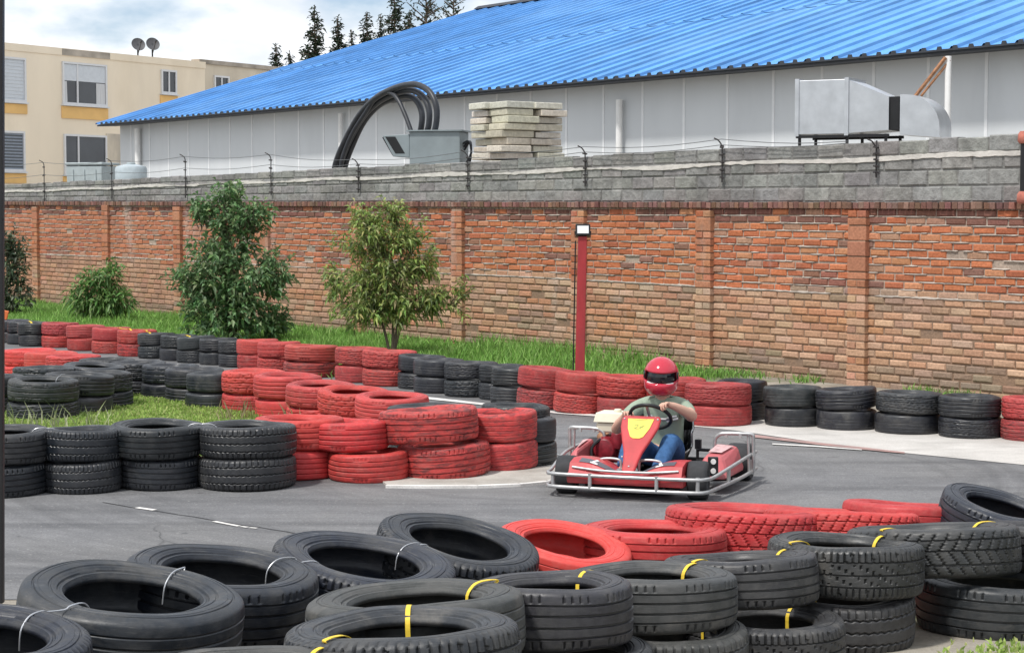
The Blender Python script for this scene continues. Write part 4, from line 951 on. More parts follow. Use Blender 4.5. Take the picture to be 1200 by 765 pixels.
# --- island, pile at the left
C_ = [S('c3', -6, 490, .62, .20, 'k', 'k', 'glossy black stack beside the edge post, island left pile'),
      S('c2', 52, 478, .64, .20, 'k', 'k', 'black stack behind the strapped one, island left pile'), S('c1', 112, 476, .66, .19, 'k', 'k', 'tilted black stack at the rear of the island left pile', tu=(4, 3)),
      S('c4', 51, 498, .68, .20, 'k', 'k', 'front black stack with weeds before it, island left pile', tu=(2, 2)), S('c5', 92, 496, .68, .205, 'k', 'k', 'black stack right of the weedy one, island left pile', tu=(2, 0)),
      S('c6', 121, 489, .60, .195, 'k', 'k', 'rightmost black stack of the island left pile')]
relax(C_, .86); emit(C_, 'black tyres piled on the left of the island')
# --- island, front row beside the near lane
Mr = [S('m1', 1, 585, .70, .225, 'k', 'k', 'leftmost black stack, island front row', tu=(1, 2)), S('m2', 97, 580.5, .575, .225, 'k', 'k', 'narrow black stack, second from left, island front row'),
      S('m3', 188, 577.5, .70, .225, 'k', 'k', 'black stack with tilted top, third in island front row', tu=(1.5, 3), Dl=.62), S('m4', 290, 577.5, .735, .228, 'k', 'k', 'fourth black stack from left, next to the red ones'),
      S('m5', 345, 570.5, .68, .225, 'r', 'r', 'clean red stack next to the last black one, island front', offu=(.05, 0), wear=.05), S('m6', 432, 567.5, .60, .215, 'r', 'r', 'dull red stack right of the clean red one, island front', offu=(-.16, .1), wear=.35),
      S('m8', 520, 564.5, .765, .25, 'r', 'r', 'scuffed tilted red stack at the island front, largest one', tu=(-3.5, -1), tl=(-3, 0), offu=(-.12, 0), wear=.75, Dl=.72), S('m10', 586, 560, .60, .225, 'r', 'r', 'scuffed red stack nearest to the island tip', tu=(-2, 0), tl=(-2, 0), wear=.65),
      S('m11', 606, 548.5, .56, .225, 'k', 'k', 'black stack at the very tip of the island', tu=(2, 0))]
relax(Mr, .84); emit(Mr, 'tyres on the front edge of the island', None)
for k in ('m1', 'm2', 'm3', 'm4', 'm5', 'm6', 'm8', 'm10', 'm11'):
    st = {'m1': 'rib', 'm2': 'zig', 'm3': 'rib', 'm4': 'zig', 'm8': 'rib', 'm10': 'worn'}.get(k)
    if st:
        for e in 'ul':
            o = TY[k+e]; sl_ = o.material_slots[0].material; red = sl_ == M_RED; o.data = HI[st][0]
            if red: o.material_slots[0].link = 'OBJECT'; o.material_slots[0].material = M_RED
# --- foreground bank
F_ = {}
NEWK = [(.009, .013, .021), (.011, .0155, .025)]; GREY = [(.040, .040, .040), (.046, .0455, .044)]; MIDK = [(.017, .019, .022), (.022, .0235, .026)]
FG = 'tyres of the foreground barrier'
# key, cx, y of the centre of the top ring, width in px, W, roll, pitch, colour, style, red, upper label, lower label, lower offset, dust
FT = [
 ('f1', -30, 738, 268, .235, 5, 0, NEWK, 'shoulder', 0, 'black tyre cut by the bottom left corner of the view', None, (0, 0), .55),
 ('f2', 152, 687, 266, .235, 8, 1, NEWK, 'worn', 0, 'big glossy black tyre with a smooth shoulder, bottom left', 'tyre under the big glossy black tyre at bottom left', (.05, -.02), .55),
 ('f3', 257, 662, 234, .235, 7, 0, NEWK, 'rib', 0, 'glossy black tyre behind and right of the big bottom left one', 'tyre under the glossy black one behind the big bottom left one', (.02, 0), .55),
 ('f4', 424, 645, 217, .215, 9, 3, NEWK, 'shoulder', 0, 'tilted black tyre with blocky shoulder tread, left of two alike at mid foreground', 'tyre under the left of two tilted blocky black tyres', (0, 0), .55),
 ('f5', 534, 633, 204, .215, 12, 4, NEWK, 'shoulder', 0, 'tilted blue black tyre just left of the red arch tyre', 'tyre under the tilted blue black tyre beside the red arch', (0, 0), .55),
 ('f6', 660, 629, 160, .18, 9, 6, None, 'worn', 1, 'red tyre tilted like an arch beside the blue black tyre', 'red tyre under the arch like tilted red tyre', (0, -.02), .1),
 ('f7', 765, 613, 176, .205, 1, 0, None, 'rib', 1, 'pale red tyre with ribbed tread and open ring, front of the red group', 'lower red tyre beneath the ribbed pale red one', (0, 0), .12),
 ('f8', 872, 600, 196, .225, 2, 2, None, 'diag', 1, 'red tyre with diagonal tread right of the ribbed red one', 'lower red tyre beneath the diagonal tread red one', (0, 0), .2),
 ('f9', 985, 603, 186, .215, 2, -1, None, 'diag', 1, 'red tyre between the diagonal tread red one and the black tyres', 'lower red tyre between the diagonal tread one and black tyres', (0, 0), .15),
 ('f10', 1062, 594, 158, .215, 3, 0, None, 'worn', 1, 'flat red tyre farthest right, only its top showing', 'lower red tyre under the farthest right flat red tyre', (0, 0), .1),
 ('f11', 1172, 588, 150, .21, 13, 5, NEWK, 'rib', 0, 'steeply tilted blue black tyre at the right, behind the grey ones', 'tyre under the steeply tilted blue black tyre at right', (0, 0), .2),
 ('f12', 1094, 616, 206, .225, -2, -1, MIDK, 'diag', 0, 'big black tyre with wavy diagonal tread at the right', None, (0, 0), .5),
 ('f26', 1236, 610, 196, .215, 0, 0, MIDK, 'rib', 0, 'black tyre cut by the right edge behind the diagonal tread one', None, (0, 0), .5),
 ('f14', 991, 640, 188, .22, 2, 0, MIDK, 'shoulder', 0, 'black tyre between the wavy tread tyre and the ribbed half hidden one', 'lower black tyre standing on bare earth, left of the widest one', (-.03, .0), .6),
 ('f16', 868, 657, 190, .205, -3, 0, MIDK, 'rib', 0, 'ribbed black tyre half hidden behind the dusty yellow strapped one', 'low black tyre with an open ring at the bottom, right of centre', (.075, -.20), .6),
 ('f18', 764, 664, 198, .205, 0, 0, GREY, 'rib', 0, 'dusty grey tyre with deep ribs in front of the pale red ring', 'tyre under the dusty deep ribbed grey one', (.05, -.06), .9),
 ('f20', 645, 690, 200, .225, -1, 0, MIDK, 'rib', 0, 'dark tyre left of the dusty ribbed grey one, showing its side', 'tyre under the dark one left of the dusty ribbed grey tyre', (.09, -.05), .5),
 ('f22', 488, 692, 256, .225, -3, 0, GREY, 'worn', 0, 'flat grey tyre right behind the front yellow strapped one', 'tyre under the flat grey one behind the front strapped one', (0, 0), .9),
 ('f24', 473, 723, 278, .235, -2, 0, MIDK, 'shoulder', 0, 'large grey black tyre at the bottom centre with yellow strap across it', 'tyre under the large strapped one at the bottom centre', (0, 0), .7),
 ('f25', 306, 775, 262, .235, 0, 0, GREY, 'worn', 0, 'grey tyre cut by the bottom edge, only its far rim visible', None, (0, 0), 1.0),
]
class FS: pass
fl_ = []
for (k, cx, yc, w, Wd, ro, pi_, colr, sty, red, lu, ll, off, du_) in FT:
    s = FS(); lift = (abs(ro)+abs(pi_))*math.pi/180*.16; s.p = Vector((0, 7, 0))
    for _ in range(12):
        s.zt = gz(0, s.p.y)+2*Wd+lift; p = P(cx, yc, s.zt); s.p = Vector((p.x, p.y, 0))
    s.D = w*p.y/FPX; s.k = k; s.o = s.p.copy(); s.r = (cx, yc, w, Wd, ro, pi_, colr, sty, red, lu, ll, off, du_, lift); fl_.append(s)
for _ in range(60):
    for i, a in enumerate(fl_):
        for b in fl_[i+1:]:
            v = b.p-a.p; mn = .88*(a.D+b.D)/2
            if v.length < mn:
                far, ner = (b, a) if b.p.y > a.p.y else (a, b); u = far.p.normalized()
                if (far.p-far.o).length < .22: far.p = far.p+u*.01
                if (ner.p-ner.o).length < .12: ner.p = ner.p-ner.p.normalized()*.006
for s in fl_:
    cx, yc, w, Wd, ro, pi_, colr, sty, red, lu, ll, off, du_, lift = s.r; F_[s.k] = s; pi_ = pi_+(2.5 if s.k in ('f1', 'f2', 'f3', 'f4', 'f5', 'f6', 'f11') else -6.5 if s.k in ('f8', 'f9', 'f10', 'f12', 'f16', 'f26') else -3)
    zb = gz(s.p.x, s.p.y); s.zt = zb+2*Wd+lift
    add_tyre(s.k, s.p.x, s.p.y, s.zt-Wd/2, s.D, Wd, red, lu, FG, sty, ro, pi_, random.choice(colr) if colr else None, du_)
    dl = s.D*random.uniform(.95, 1.0)
    if ll: add_tyre(s.k+'l', s.p.x+off[0], s.p.y+off[1], zb+Wd/2, dl, Wd, red, ll, FG, random.choice(['rib', 'zig', 'shoulder']) if not red else 'worn', random.uniform(-1, 1), random.uniform(-1, 1), random.choice(colr) if colr else None, du_)
pb_ = P(1166, 668, gz(0, 7.9)+.235); add_tyre('f13', pb_.x, pb_.y, gz(0, pb_.y)+.12, .70, .24, 0, 'widest lower black tyre on the earth at the bottom right', FG, 'rib', 0, 0, MIDK[0], .6)
s = F_['f1']; add_tyre('f1l', s.p.x, s.p.y, gz(0, s.p.y)+.1175, s.D, .235, 0, 'tyre under the one cut by the bottom left corner', FG, 'rib', 0, 0, NEWK[0], .4)
s = F_['f25']; add_tyre('f25l', s.p.x, s.p.y, gz(0, s.p.y)+.1175, s.D, .235, 0, 'tyre under the grey one cut by the bottom edge', FG, 'rib', 0, 0, GREY[0], .8)
s = F_['f26']; add_tyre('f26l', s.p.x+.12, s.p.y+.16, gz(0, s.p.y)+.1075, s.D, .215, 0, 'tyre under the black one cut by the right edge', FG, 'rib', 0, 0, MIDK[0], .6)
# --- straps and wires tying neighbouring tyres
bpy.context.view_layer.update()
def tie(ka, kb, mat, lab, w=.016, th=.0025, sh=0.0, wire=False, swing=0.0, group=None):
    a, b = TY[ka], TY[kb]; ma = Matrix.LocRotScale(a.location, a.rotation_euler, None); mb = Matrix.LocRotScale(b.location, b.rotation_euler, None)
    v = b.location-a.location; v.z = 0; n = Vector((-v.y, v.x, 0)).normalized()
    def pts(o, m, d):
        dl = (m.to_3x3().inverted() @ d); dl.z = 0; dl.normalize(); Rr = o.scale.x/2; h = o.scale.z/2; e = .003
        return [m @ (dl*(Rr*r)+Vector((0, 0, h*z+ee))) for r, z, ee in ((.585, .1, 0), (.585, .62, 0), (.66, .89, e), (.74, .985, e), (.83, 1.0, e), (.90, .985, e), (.955, .93, e))]
    d = v.normalized(); d1 = (Matrix.Rotation(swing, 3, 'Z') @ d)
    A_ = pts(a, ma, d1); B2 = pts(b, mb, -d1); path = A_+B2[::-1]; path = [p+n*sh for p in path]
    root = path[3].copy(); path = [p-root for p in smooth_path(path, 3)]; m = MB()
    if wire: m.tube(path, .0026, 6)
    else:
        k = len(path); sd = (n if swing == 0 else d1.cross(Vector((0, 0, 1))).normalized())*w/2
        for i in range(k-1):
            up0 = Vector((0, 0, th)); m.hexa([path[i]-sd, path[i]+sd, path[i+1]+sd, path[i+1]-sd, path[i]-sd+up0, path[i]+sd+up0, path[i+1]+sd+up0, path[i+1]-sd+up0])
    o = m.build('tie_wire' if wire else 'tie_strap', mat, None, 40, loc=root); tag(o, lab, 'wire' if wire else 'strap', group or ('wires tying the foreground tyres' if wire else 'yellow straps tying the tyres'))
for a in (('f24', 'f22', 'yellow strap from the bottom centre tyre to the flat grey one behind'), ('f25', 'f24', 'yellow strap slanting up from the tyre at the bottom edge'),
          ('f20', 'f18', 'yellow strap from the dark tyre to the dusty ribbed grey one'), ('f18', 'f16', 'yellow strap on the right rim of the dusty ribbed grey tyre'),
          ('f16', 'f14', 'yellow strap over the half hidden ribbed black tyre'), ('f14', 'f12', 'yellow strap rising to the wavy tread tyre'), ('f12', 'f26', 'yellow strap from the wavy tread tyre to the right edge'),
          ('f18l', 'f16l', 'short yellow strap low down by the open ringed tyre'), ('f16l', 'f14l', 'short yellow strap inside the low open ringed tyre'), ('f22', 'f20', 'yellow strap end on the far rim of the flat grey tyre')):
    tie(a[0], a[1], M_YSTRAP, a[2])
for a in (('f1', 'f2', 'bright wire from the corner tyre to the big glossy black one'), ('f2', 'f3', 'bright wire between the big glossy tyre and the one behind it'), ('f3', 'f4', 'bright wire into the ring of the left tilted blocky tyre'), ('f4', 'f5', 'bright wire joining the two tilted blocky tyres')):
    tie(a[0], a[1], M_WWIRE, a[2], wire=True)
tie('c4u', 'c5u', M_WWIRE, 'pale wire over the front black tyre of the island left pile', wire=True, group='wires tying the island tyres'); tie('m1u', 'm2u', M_WWIRE, 'pale wire on the leftmost tyre of the island front row', wire=True, group='wires tying the island tyres')
tie('m3u', 'm4u', M_WWIRE, 'pale wire between the tilted and the fourth black island tyres', wire=True, group='wires tying the island tyres')
for a in (('d1u', 'd1bu', 'pale yellow strap at the left end of the far barrier'), ('d4u', 'd5u', 'pale yellow strap on the farthest red run'), ('d5u', 'd6u', 'pale yellow strap where the red run meets black tyres'), ('d7u', 'd8u', 'pale yellow strap on the black run below the leafy tree')):
    tie(a[0], a[1], M_YSTRAP, a[2], w=.03)
    # loose end sticking up

# ------------------------------------------------------------------ go-kart and driver
M_KRED = plain('kart_red_plastic', (.46, .045, .05), .40, var=.16, scale=7, spec=.45, dirt=((.20, .07, .065), .7))
M_KPINK = plain('faded_red_plastic', (.52, .12, .13), .5, var=.12, scale=8, dirt=((.5, .3, .3), .5))
M_PALED = plain('pale_decal', (.58, .36, .36), .5, var=.3, scale=25)
M_TUBE = plain('scratched_steel', (.46, .46, .46), .40, .6, var=.16, scale=20)
M_KTYRE = plain('kart_tyre', (.030, .031, .034), .75, var=.3, scale=14)
M_RIM = plain('dark_rim', (.10, .10, .105), .4, .6)
M_CREAM = plain('cream_plastic', (.72, .68, .54), .45, var=.06, scale=7)
M_ENG = plain('engine_red', (.22, .015, .025), .4, var=.35, scale=25)
M_ALU = plain('cast_alloy', (.34, .34, .35), .45, .7, var=.2, scale=30)
M_SEAT = plain('black_seat', (.012, .012, .013), .45)
M_YELLOW = plain('yellow_sticker', (.82, .60, .10), .45, var=.06, scale=14)
M_GREENINK = plain('green_ink', (.25, .32, .08), .6)
M_STICK = plain('dark_sticker', (.10, .10, .12), .4, var=.15)
M_WHITEST = plain('white_sticker', (.80, .80, .80), .45)
M_SHIRT = plain('green_tshirt', (.30, .37, .29), .9, var=.12, scale=9, bump=.3, spec=.1)
M_JEAN = plain('blue_jeans', (.05, .12, .26), .9, var=.28, scale=22, bump=.3, spec=.1)
M_SKIN = plain('skin', (.60, .36, .27), .55, var=.06, scale=9)
M_SHOE = plain('grey_shoe', (.20, .20, .21), .7)
M_HELM = plain('red_helmet_shell', (.50, .030, .055), .12, var=.06, scale=5, spec=.6)
M_VISOR = plain('dark_visor', (.012, .012, .016), .08, spec=.6)
M_GLOWW = plain('clear_lamp', (.75, .72, .70), .2)
kart = empty('go_kart', (.85, 13.2, .004), R(-19)); kart.scale = (.96, 1, 1); tag(kart, 'red go kart with steel tube bumpers cornering on the asphalt track', 'go kart')
def mirror(p, s): return (p[0]*s, p[1], p[2])
# bumper cage
bm_ = MB()
for zc, zr, r in ((.165, .225, .013), (.075, .10, .014)):
    for s in (1,):
        pts = [(-.715, .98, zr), (-.70, .55, zr-.01), (-.625, .0, zc), (-.60, -.16, zc), (-.54, -.215, zc), (-.35, -.235, zc), (0, -.245, zc), (.35, -.235, zc), (.54, -.215, zc), (.60, -.16, zc), (.625, .0, zc), (.70, .55, zr-.01), (.715, .98, zr)]
        bm_.tube(smooth_path(pts, 5), r, 10)
for x, y in ((-.25, -.24), (.25, -.24), (.545, -.205), (-.545, -.205), (.66, .28), (-.66, .28), (.71, .85), (-.71, .85)): bm_.tube([(x, y, .075), (x, y, .18)], .015, 8)
bm_.build('bumper', M_TUBE, kart, 60)
for s in (-1, 1):
    h = MB(); h.tube(smooth_path([mirror(p, s) for p in ((.44, .76, .10), (.44, .76, .31), (.47, .76, .365), (.53, .76, .38), (.66, .77, .38), (.725, .78, .375), (.735, .785, .33), (.735, .80, .10))], 5), .014, 8)
    h.tube(smooth_path([mirror(p, s) for p in ((.695, .78, .375), (.70, .785, .24), (.70, .80, .10))], 4), .011, 8)
    for q in (.53, .64): h.box((q*s, .76, .365), (.022, .02, .03))
    h.build('wheel_guard', M_TUBE, kart, 60)
fr = MB()
for s in (-1, 1):
    fr.tube([mirror(p, s) for p in ((.28, -.10, .075), (.30, .2, .07), (.32, .6, .07), (.32, 1.2, .07))], .016, 8)
    fr.tube([mirror(p, s) for p in ((.30, .05, .07), (.44, .0, .12))], .018, 8); fr.tube([mirror(p, s) for p in ((.32, .45, .07), (.68, .45, .09))], .013, 8)
    fr.tube([mirror(p, s) for p in ((.30, -.05, .08), (.30, -.235, .085))], .014, 8)
fr.tube([(-.28, -.10, .075), (.28, -.10, .075)], .016, 8); fr.tube([(-.32, 1.2, .07), (.32, 1.2, .07)], .016, 8); fr.tube([(-.52, 1.05, .14), (.52, 1.05, .14)], .018, 10)
fr.build('chassis', M_BLKMET, kart, 60)
m = MB(); m.box((0, .40, .055), (.56, .92, .008)); m.build('floor_pan', M_ALU, kart)
def wheel(x, y, r, w, steer):
    ro = Matrix.Rotation(steer, 3, 'Z'); ax = ro @ Vector((1, 0, 0)); c = Vector((x, y, r)); t = MB(); hw = w/2
    t.lathe([(r*.55, -hw*.8), (r*.72, -hw*.98), (r*.9, -hw), (r*.975, -hw*.86), (r, -hw*.6), (r, hw*.6), (r*.975, hw*.86), (r*.9, hw), (r*.72, hw*.98), (r*.55, hw*.8)], c, ax, 36, closed=True)
    wo_ = empty('wheel', c); wo_.parent = kart; o = t.build('tyre', M_KTYRE, wo_, 40); o.location = -c
    q = MB(); q.lathe([(r*.56, -hw*.82), (r*.5, -hw*.72), (r*.46, -hw*.2), (r*.46, hw*.2), (r*.5, hw*.72), (r*.56, hw*.82)], c, ax, 28, closed=True); q.lathe([(r*.47, -hw*.25), (r*.2, -hw*.35), (r*.2, hw*.35), (r*.47, hw*.25)], c, ax, 24); 
    for k in range(4): a = k*math.pi/2; q.lathe([(.009, -hw*.5), (.009, hw*.5)], c+ro@Vector((0, math.cos(a)*r*.33, math.sin(a)*r*.33)), ax, 6)
    o = q.build('rim', M_RIM, wo_, 40); o.location = -c
wheel(-.50, 0, .135, .145, R(8)); wheel(.50, 0, .135, .145, R(8)); wheel(-.575, 1.05, .138, .185, 0); wheel(.575, 1.05, .138, .185, 0)
# front fairings
for s in (-1, 1):
    f = MB(); n = 9; rows = []
    for i in range(n):
        u = i/(n-1); x = .425-.345*u; top = .175+.115*(math.sin(math.pi*min(1, (1-u)*1.0+.0))*.35+(1-u)**1.3*.8); rows.append([(x*s, -.205, .105), (x*s, -.212, .165-.01*u), (x*s, -.17, .80*top+.03), (x*s, -.07, top), (x*s, .10, top*.97), (x*s, .13, .11)])
    for a, b in zip(rows[:-1], rows[1:]):
        for k in range(5): f.add([a[k], b[k], b[k+1], a[k+1]], [(0, 1, 2, 3) if s < 0 else (3, 2, 1, 0)])
    f.add(rows[0], [tuple(range(6))]); f.add(rows[-1], [tuple(range(5, -1, -1))])
    fo = f.build('front_fairing', M_KRED, kart, 35)
    st = MB()
    def up(x, y):
        u = min(1, max(0, (.425-x)/.345)); top = .175+.115*(math.sin(math.pi*(1-u))*.35+(1-u)**1.3*.8); k = (y+.17)/.10
        return top*(.80+.20*k)+.03*(1-k)+.004
    g = [[(x*s, y, up(x, y)) for x in (.36, .29, .22, .15, .10)] for y in (-.158, -.082)]
    for i in range(4): st.add([g[0][i], g[0][i+1], g[1][i+1], g[1][i]], [(0, 1, 2, 3)])
    st.build('dark_decal', M_STICK, fo); st = MB(); st.hexa([(x*s, y, up(x, y)+o) for o in (.002, .006) for x, y in ((.275, -.158), (.255, -.158), (.225, -.085), (.245, -.085))]); st.hexa([(x*s, y, up(x, y)+o) for o in (.002, .006) for x, y in ((.275, -.158), (.22, -.158), (.22, -.142), (.275, -.142))])
    st.build('white_decal', M_WHITEST, fo)
m = MB(); m.hexa([(-.44, -.205, .10), (.44, -.205, .10), (.44, -.10, .10), (-.44, -.10, .10), (-.44, -.213, .175), (.44, -.213, .175), (.44, -.12, .185), (-.44, -.12, .185)]); m.build('front_spoiler', M_KRED, kart, bevel=.012)
m = MB(); m.tube(smooth_path([(-.40, -.19, .215), (-.2, -.205, .20), (0, -.21, .197), (.2, -.205, .20), (.40, -.19, .215)], 5), .009, 8); m.build('fairing_rail', M_TUBE, kart, 60)
for s in (-1, 1):
    p_ = MB(); x0 = .13 if s < 0 else .07; p_.tube(smooth_path([(s*(x0-.03), .05, .12), (s*(x0-.03), .05, .225), (s*x0, .05, .25), (s*(x0+.10), .05, .25), (s*(x0+.14), .05, .225), (s*(x0+.14), .05, .12)], 4), .010, 8); p_.build('pedal', M_TUBE, kart, 60)
# shield with the yellow plate
def shz(k): return Vector((0, -.13+.40*k, .185+.36*k))
outl = [(x_*s_, k_) for s_, seq in ((-1, 1), (1, -1)) for x_, k_ in [(.040, 0), (.050, .06), (.058, .20), (.072, .36), (.108, .56), (.146, .80), (.150, .95), (.135, 1.0)][::seq]]
nn_ = Vector((0, -.36, .40)).normalized()
m = MB(); front = [shz(k)+Vector((x, 0, 0)) for x, k in outl]; m.prism([p-nn_*.03 for p in front], nn_*.03); sh_ = m.build('front_shield', M_KRED, kart, bevel=.012)
pl = [(-.050, .615), (-.083, .76), (-.100, .93), (.100, .93), (.083, .76), (.050, .615), (.025, .585), (-.025, .585)]
m = MB(); m.prism([shz(k)+Vector((x, 0, 0))+nn_*.001 for x, k in pl], nn_*.004); pl_ = m.build('number_plate', M_YELLOW, sh_)
m = MB()
def mark(pts, w):
    for a, b in zip(pts[:-1], pts[1:]):
        p, q = shz(a[1])+Vector((a[0], 0, 0))+nn_*.006, shz(b[1])+Vector((b[0], 0, 0))+nn_*.006; d = (q-p).normalized(); s = d.cross(nn_)*w/2
        m.add([p-s, q-s, q+s, p+s], [(0, 1, 2, 3)])
mark([(-.035, .80), (-.022, .825), (-.008, .815), (-.012, .785), (-.032, .755), (-.012, .750)], .008); mark([(.010, .755), (.022, .79), (.040, .815)], .009); mark([(.002, .785), (.034, .787)], .007); mark([(-.012, .75), (.010, .76)], .007); mark([(-.06, .915), (-.02, .905), (.05, .92)], .006)
m.build('plate_mark', M_GREENINK, sh_)
m = MB()
for x, k in ((-.128, .93), (.128, .93), (-.07, .26), (.0, .10)): m.lathe([(.008, 0), (.006, .005)], shz(k)+Vector((x, 0, 0)), nn_, 10)
m.build('bolt', M_ALU, sh_)
# steering wheel
swc = Vector((.035, .38, .525)); swn = Vector((0, .62, .78)).normalized(); m = MB(); ring = []; sx_ = Vector((1, 0, 0)); sy_ = swn.cross(sx_)
for q in range(28): a = 2*math.pi*q/28; ring.append(swc+(sx_*math.cos(a)+sy_*math.sin(a))*.155)
m.tube(ring, .014, 8, closed=True)
sw_ = m.build('steering_wheel', M_SEAT, kart, 60); m = MB()
for a in (.2, 2.94, 4.71): m.tube([swc-swn*.02, swc+(sx_*math.cos(a)+sy_*math.sin(a))*.15], .012, 6)
m.lathe([(.035, -.03), (.03, .0)], swc, swn, 14); m.tube([swc-swn*.02, Vector((0, .02, .16))], .012, 8); m.build('spoke', M_ALU, sw_)
# side pods
for s in (-1, 1):
    m = MB(); xi = .40 if s > 0 else .52; xj = .455 if s > 0 else .535; m.hexa([(s*xi, .22, .10), (s*.655, .30, .10), (s*.665, .84, .10), (s*xi, .84, .10), (s*xj, .36, .265), (s*.58, .39, .255), (s*.625, .78, .295), (s*xj, .78, .305)])
    if s < 0: m.f = [tuple(reversed(f)) for f in m.f]
    po = m.build('side_pod', M_KPINK, kart, bevel=.035)
    st = MB(); q = lambda a, b, c: (s*a, b, c)
    g = [q(xj+.015, .43, .282), q(.565, .45, .276), (s*.60, .70, .298), q(xj+.02, .70, .306)]; st.add(g, [(0, 1, 2, 3)]); st.build('pale_decal', M_PALED, po)
    if s > 0:
        st = MB(); st.box((.555, .225, .205), (.075, .05, .135), Matrix.Rotation(R(17), 3, 'Z')); lm = st.build('lamp_housing', M_BLKMET, po, bevel=.006); lm = lm
        for zz in (.242, .175):
            st = MB(); st.lathe([(.021, 0), (.019, .008)], (.562, .203, zz), Vector((.29, -.957, 0)), 14); st.build('headlight', M_GLOWW, po, 40)
# seat
m = MB(); st = [(.62, .075, .17), (.68, .075, .20), (.80, .085, .225), (.90, .12, .235), (.98, .22, .24), (1.03, .36, .24), (1.07, .50, .22), (1.085, .56, .18)]
n = 12
for j, off in enumerate((0, .012)):
    pass
rows = []
for (y, z, w) in st:
    row = []
    for i in range(n+1):
        u = -1+2*i/n; row.append(Vector((u*w, y-.16*abs(u)**3*(1 if z > .12 else .3), z+.15*abs(u)**4*(1 if z < .3 else .25))))
    rows.append(row)
for a, b in zip(rows[:-1], rows[1:]):
    for i in range(n): m.add([a[i], a[i+1], b[i+1], b[i]], [(0, 1, 2, 3)])
so = m.build('seat', M_SEAT, kart, 60); sm_ = so.modifiers.new('solid', 'SOLIDIFY'); sm_.thickness = .012
m = MB(); m.tube(smooth_path([r_[-1] for r_ in rows], 3), .006, 6); m.tube(smooth_path([r_[0] for r_ in rows], 3), .006, 6); m.build('seat_edging', M_TUBE, so, 60)
# levers and fuel line on the right of the seat
m = MB(); m.tube([(.30, .78, .08), (.30, .78, .27)], .012, 8); m.tube([(.30, .77, .25), (.40, .76, .25)], .012, 8); m.box((.305, .78, .29), (.045, .04, .07)); m.box((.35, .70, .17), (.08, .03, .03)); m.tube([(.42, .75, .25), (.42, .75, .12)], .005, 6); m.build('side_lever', M_BLKMET, kart, 60)
# engine
eng = MB(); eng.box((-.36, .78, .20), (.15, .20, .20)); eng.lathe([(.095, -.03), (.10, .0), (.085, .05), (.05, .06)], (-.40, .66, .20), (0, -1, 0), 24); eng.box((-.47, .76, .17), (.10, .16, .13)); eng.lathe([(.05, -.06), (.06, 0), (.05, .06)], (-.30, .66, .27), (0, 0, 1), 16)
eo = eng.build('engine', M_ENG, kart, 40, bevel=.008); eo.location = (-.03, .09, .025)
m = MB()
for q in range(7): m.box((-.235, .74, .13+.022*q), (.12, .14, .009))
m.box((-.235, .74, .20), (.08, .10, .17)); m.lathe([(.032, -.05), (.035, .05)], (-.22, .63, .25), (0, 0, 1), 14); m.build('cylinder_fins', M_ALU, eo, 40)
m = MB(); m.hexa([(-.475, .66, .325), (-.225, .66, .325), (-.225, .88, .325), (-.475, .88, .325), (-.48, .655, .40), (-.215, .655, .40), (-.215, .885, .40), (-.48, .885, .40)]); m.build('fuel_tank', M_CREAM, eo, bevel=.014)
m = MB(); m.hexa([(-.495, .64, .405), (-.205, .64, .405), (-.205, .90, .405), (-.495, .90, .405), (-.48, .66, .475), (-.22, .66, .475), (-.22, .88, .475), (-.48, .88, .475)]); m.lathe([(.03, 0), (.03, .022), (.024, .028)], (-.33, .76, .47), n=14); m.build('tank_cover', M_CREAM, eo, bevel=.014)
m = MB(); m.tube(smooth_path([(-.25, .62, .30), (-.20, .55, .26), (-.19, .5, .16), (-.24, .45, .1)], 4), .009, 6); m.tube(smooth_path([(-.43, .62, .28), (-.48, .55, .22), (-.46, .5, .12)], 4), .012, 6); m.build('hose', M_BLKMET, eo, 60)
m = MB(); m.lathe([(.035, -.16), (.055, -.14), (.055, .14), (.035, .16)], (-.40, .98, .24), (1, 0, 0), 18); m.build('exhaust', M_RUST, eo, 50)

# --- driver
drv = empty('person', kart.location+Matrix.Rotation(R(-19), 3, 'Z')@Vector((.02, .78, .12)), R(-19)); tag(drv, 'driver in red full face helmet, green t-shirt and jeans gripping the wheel', 'person')
DO = Vector((.02, .78, .10))
def skin(name, verts, edges, radii, mat, root_i=0, sub=2, parent=drv):
    me = bpy.data.meshes.new(name); me.from_pydata([Vector(v)-DO for v in verts], edges, []); o = bpy.data.objects.new(name, me); COL.objects.link(o)
    o.modifiers.new('skin', 'SKIN'); sl2 = me.skin_vertices[0].data
    for i, r in enumerate(radii):
        sl2[i].radius = r if hasattr(r, '__len__') else (r, r)
        sl2[i].use_root = (i == root_i)
    sb = o.modifiers.new('sub', 'SUBSURF'); sb.levels = sub; sb.render_levels = sub
    dg = bpy.context.evaluated_depsgraph_get(); nm = bpy.data.meshes.new_from_object(o.evaluated_get(dg)); o.modifiers.clear(); o.data = nm
    nm.materials.clear(); nm.materials.append(mat); shade(nm, 180); o.parent = parent; return o
def chain(V, E, Rr, pts, rs, start=None):
    prev = start
    for p, r in zip(pts, rs):
        V.append(p); Rr.append(r); i = len(V)-1
        if prev is not None: E.append((prev, i))
        prev = i
    return prev
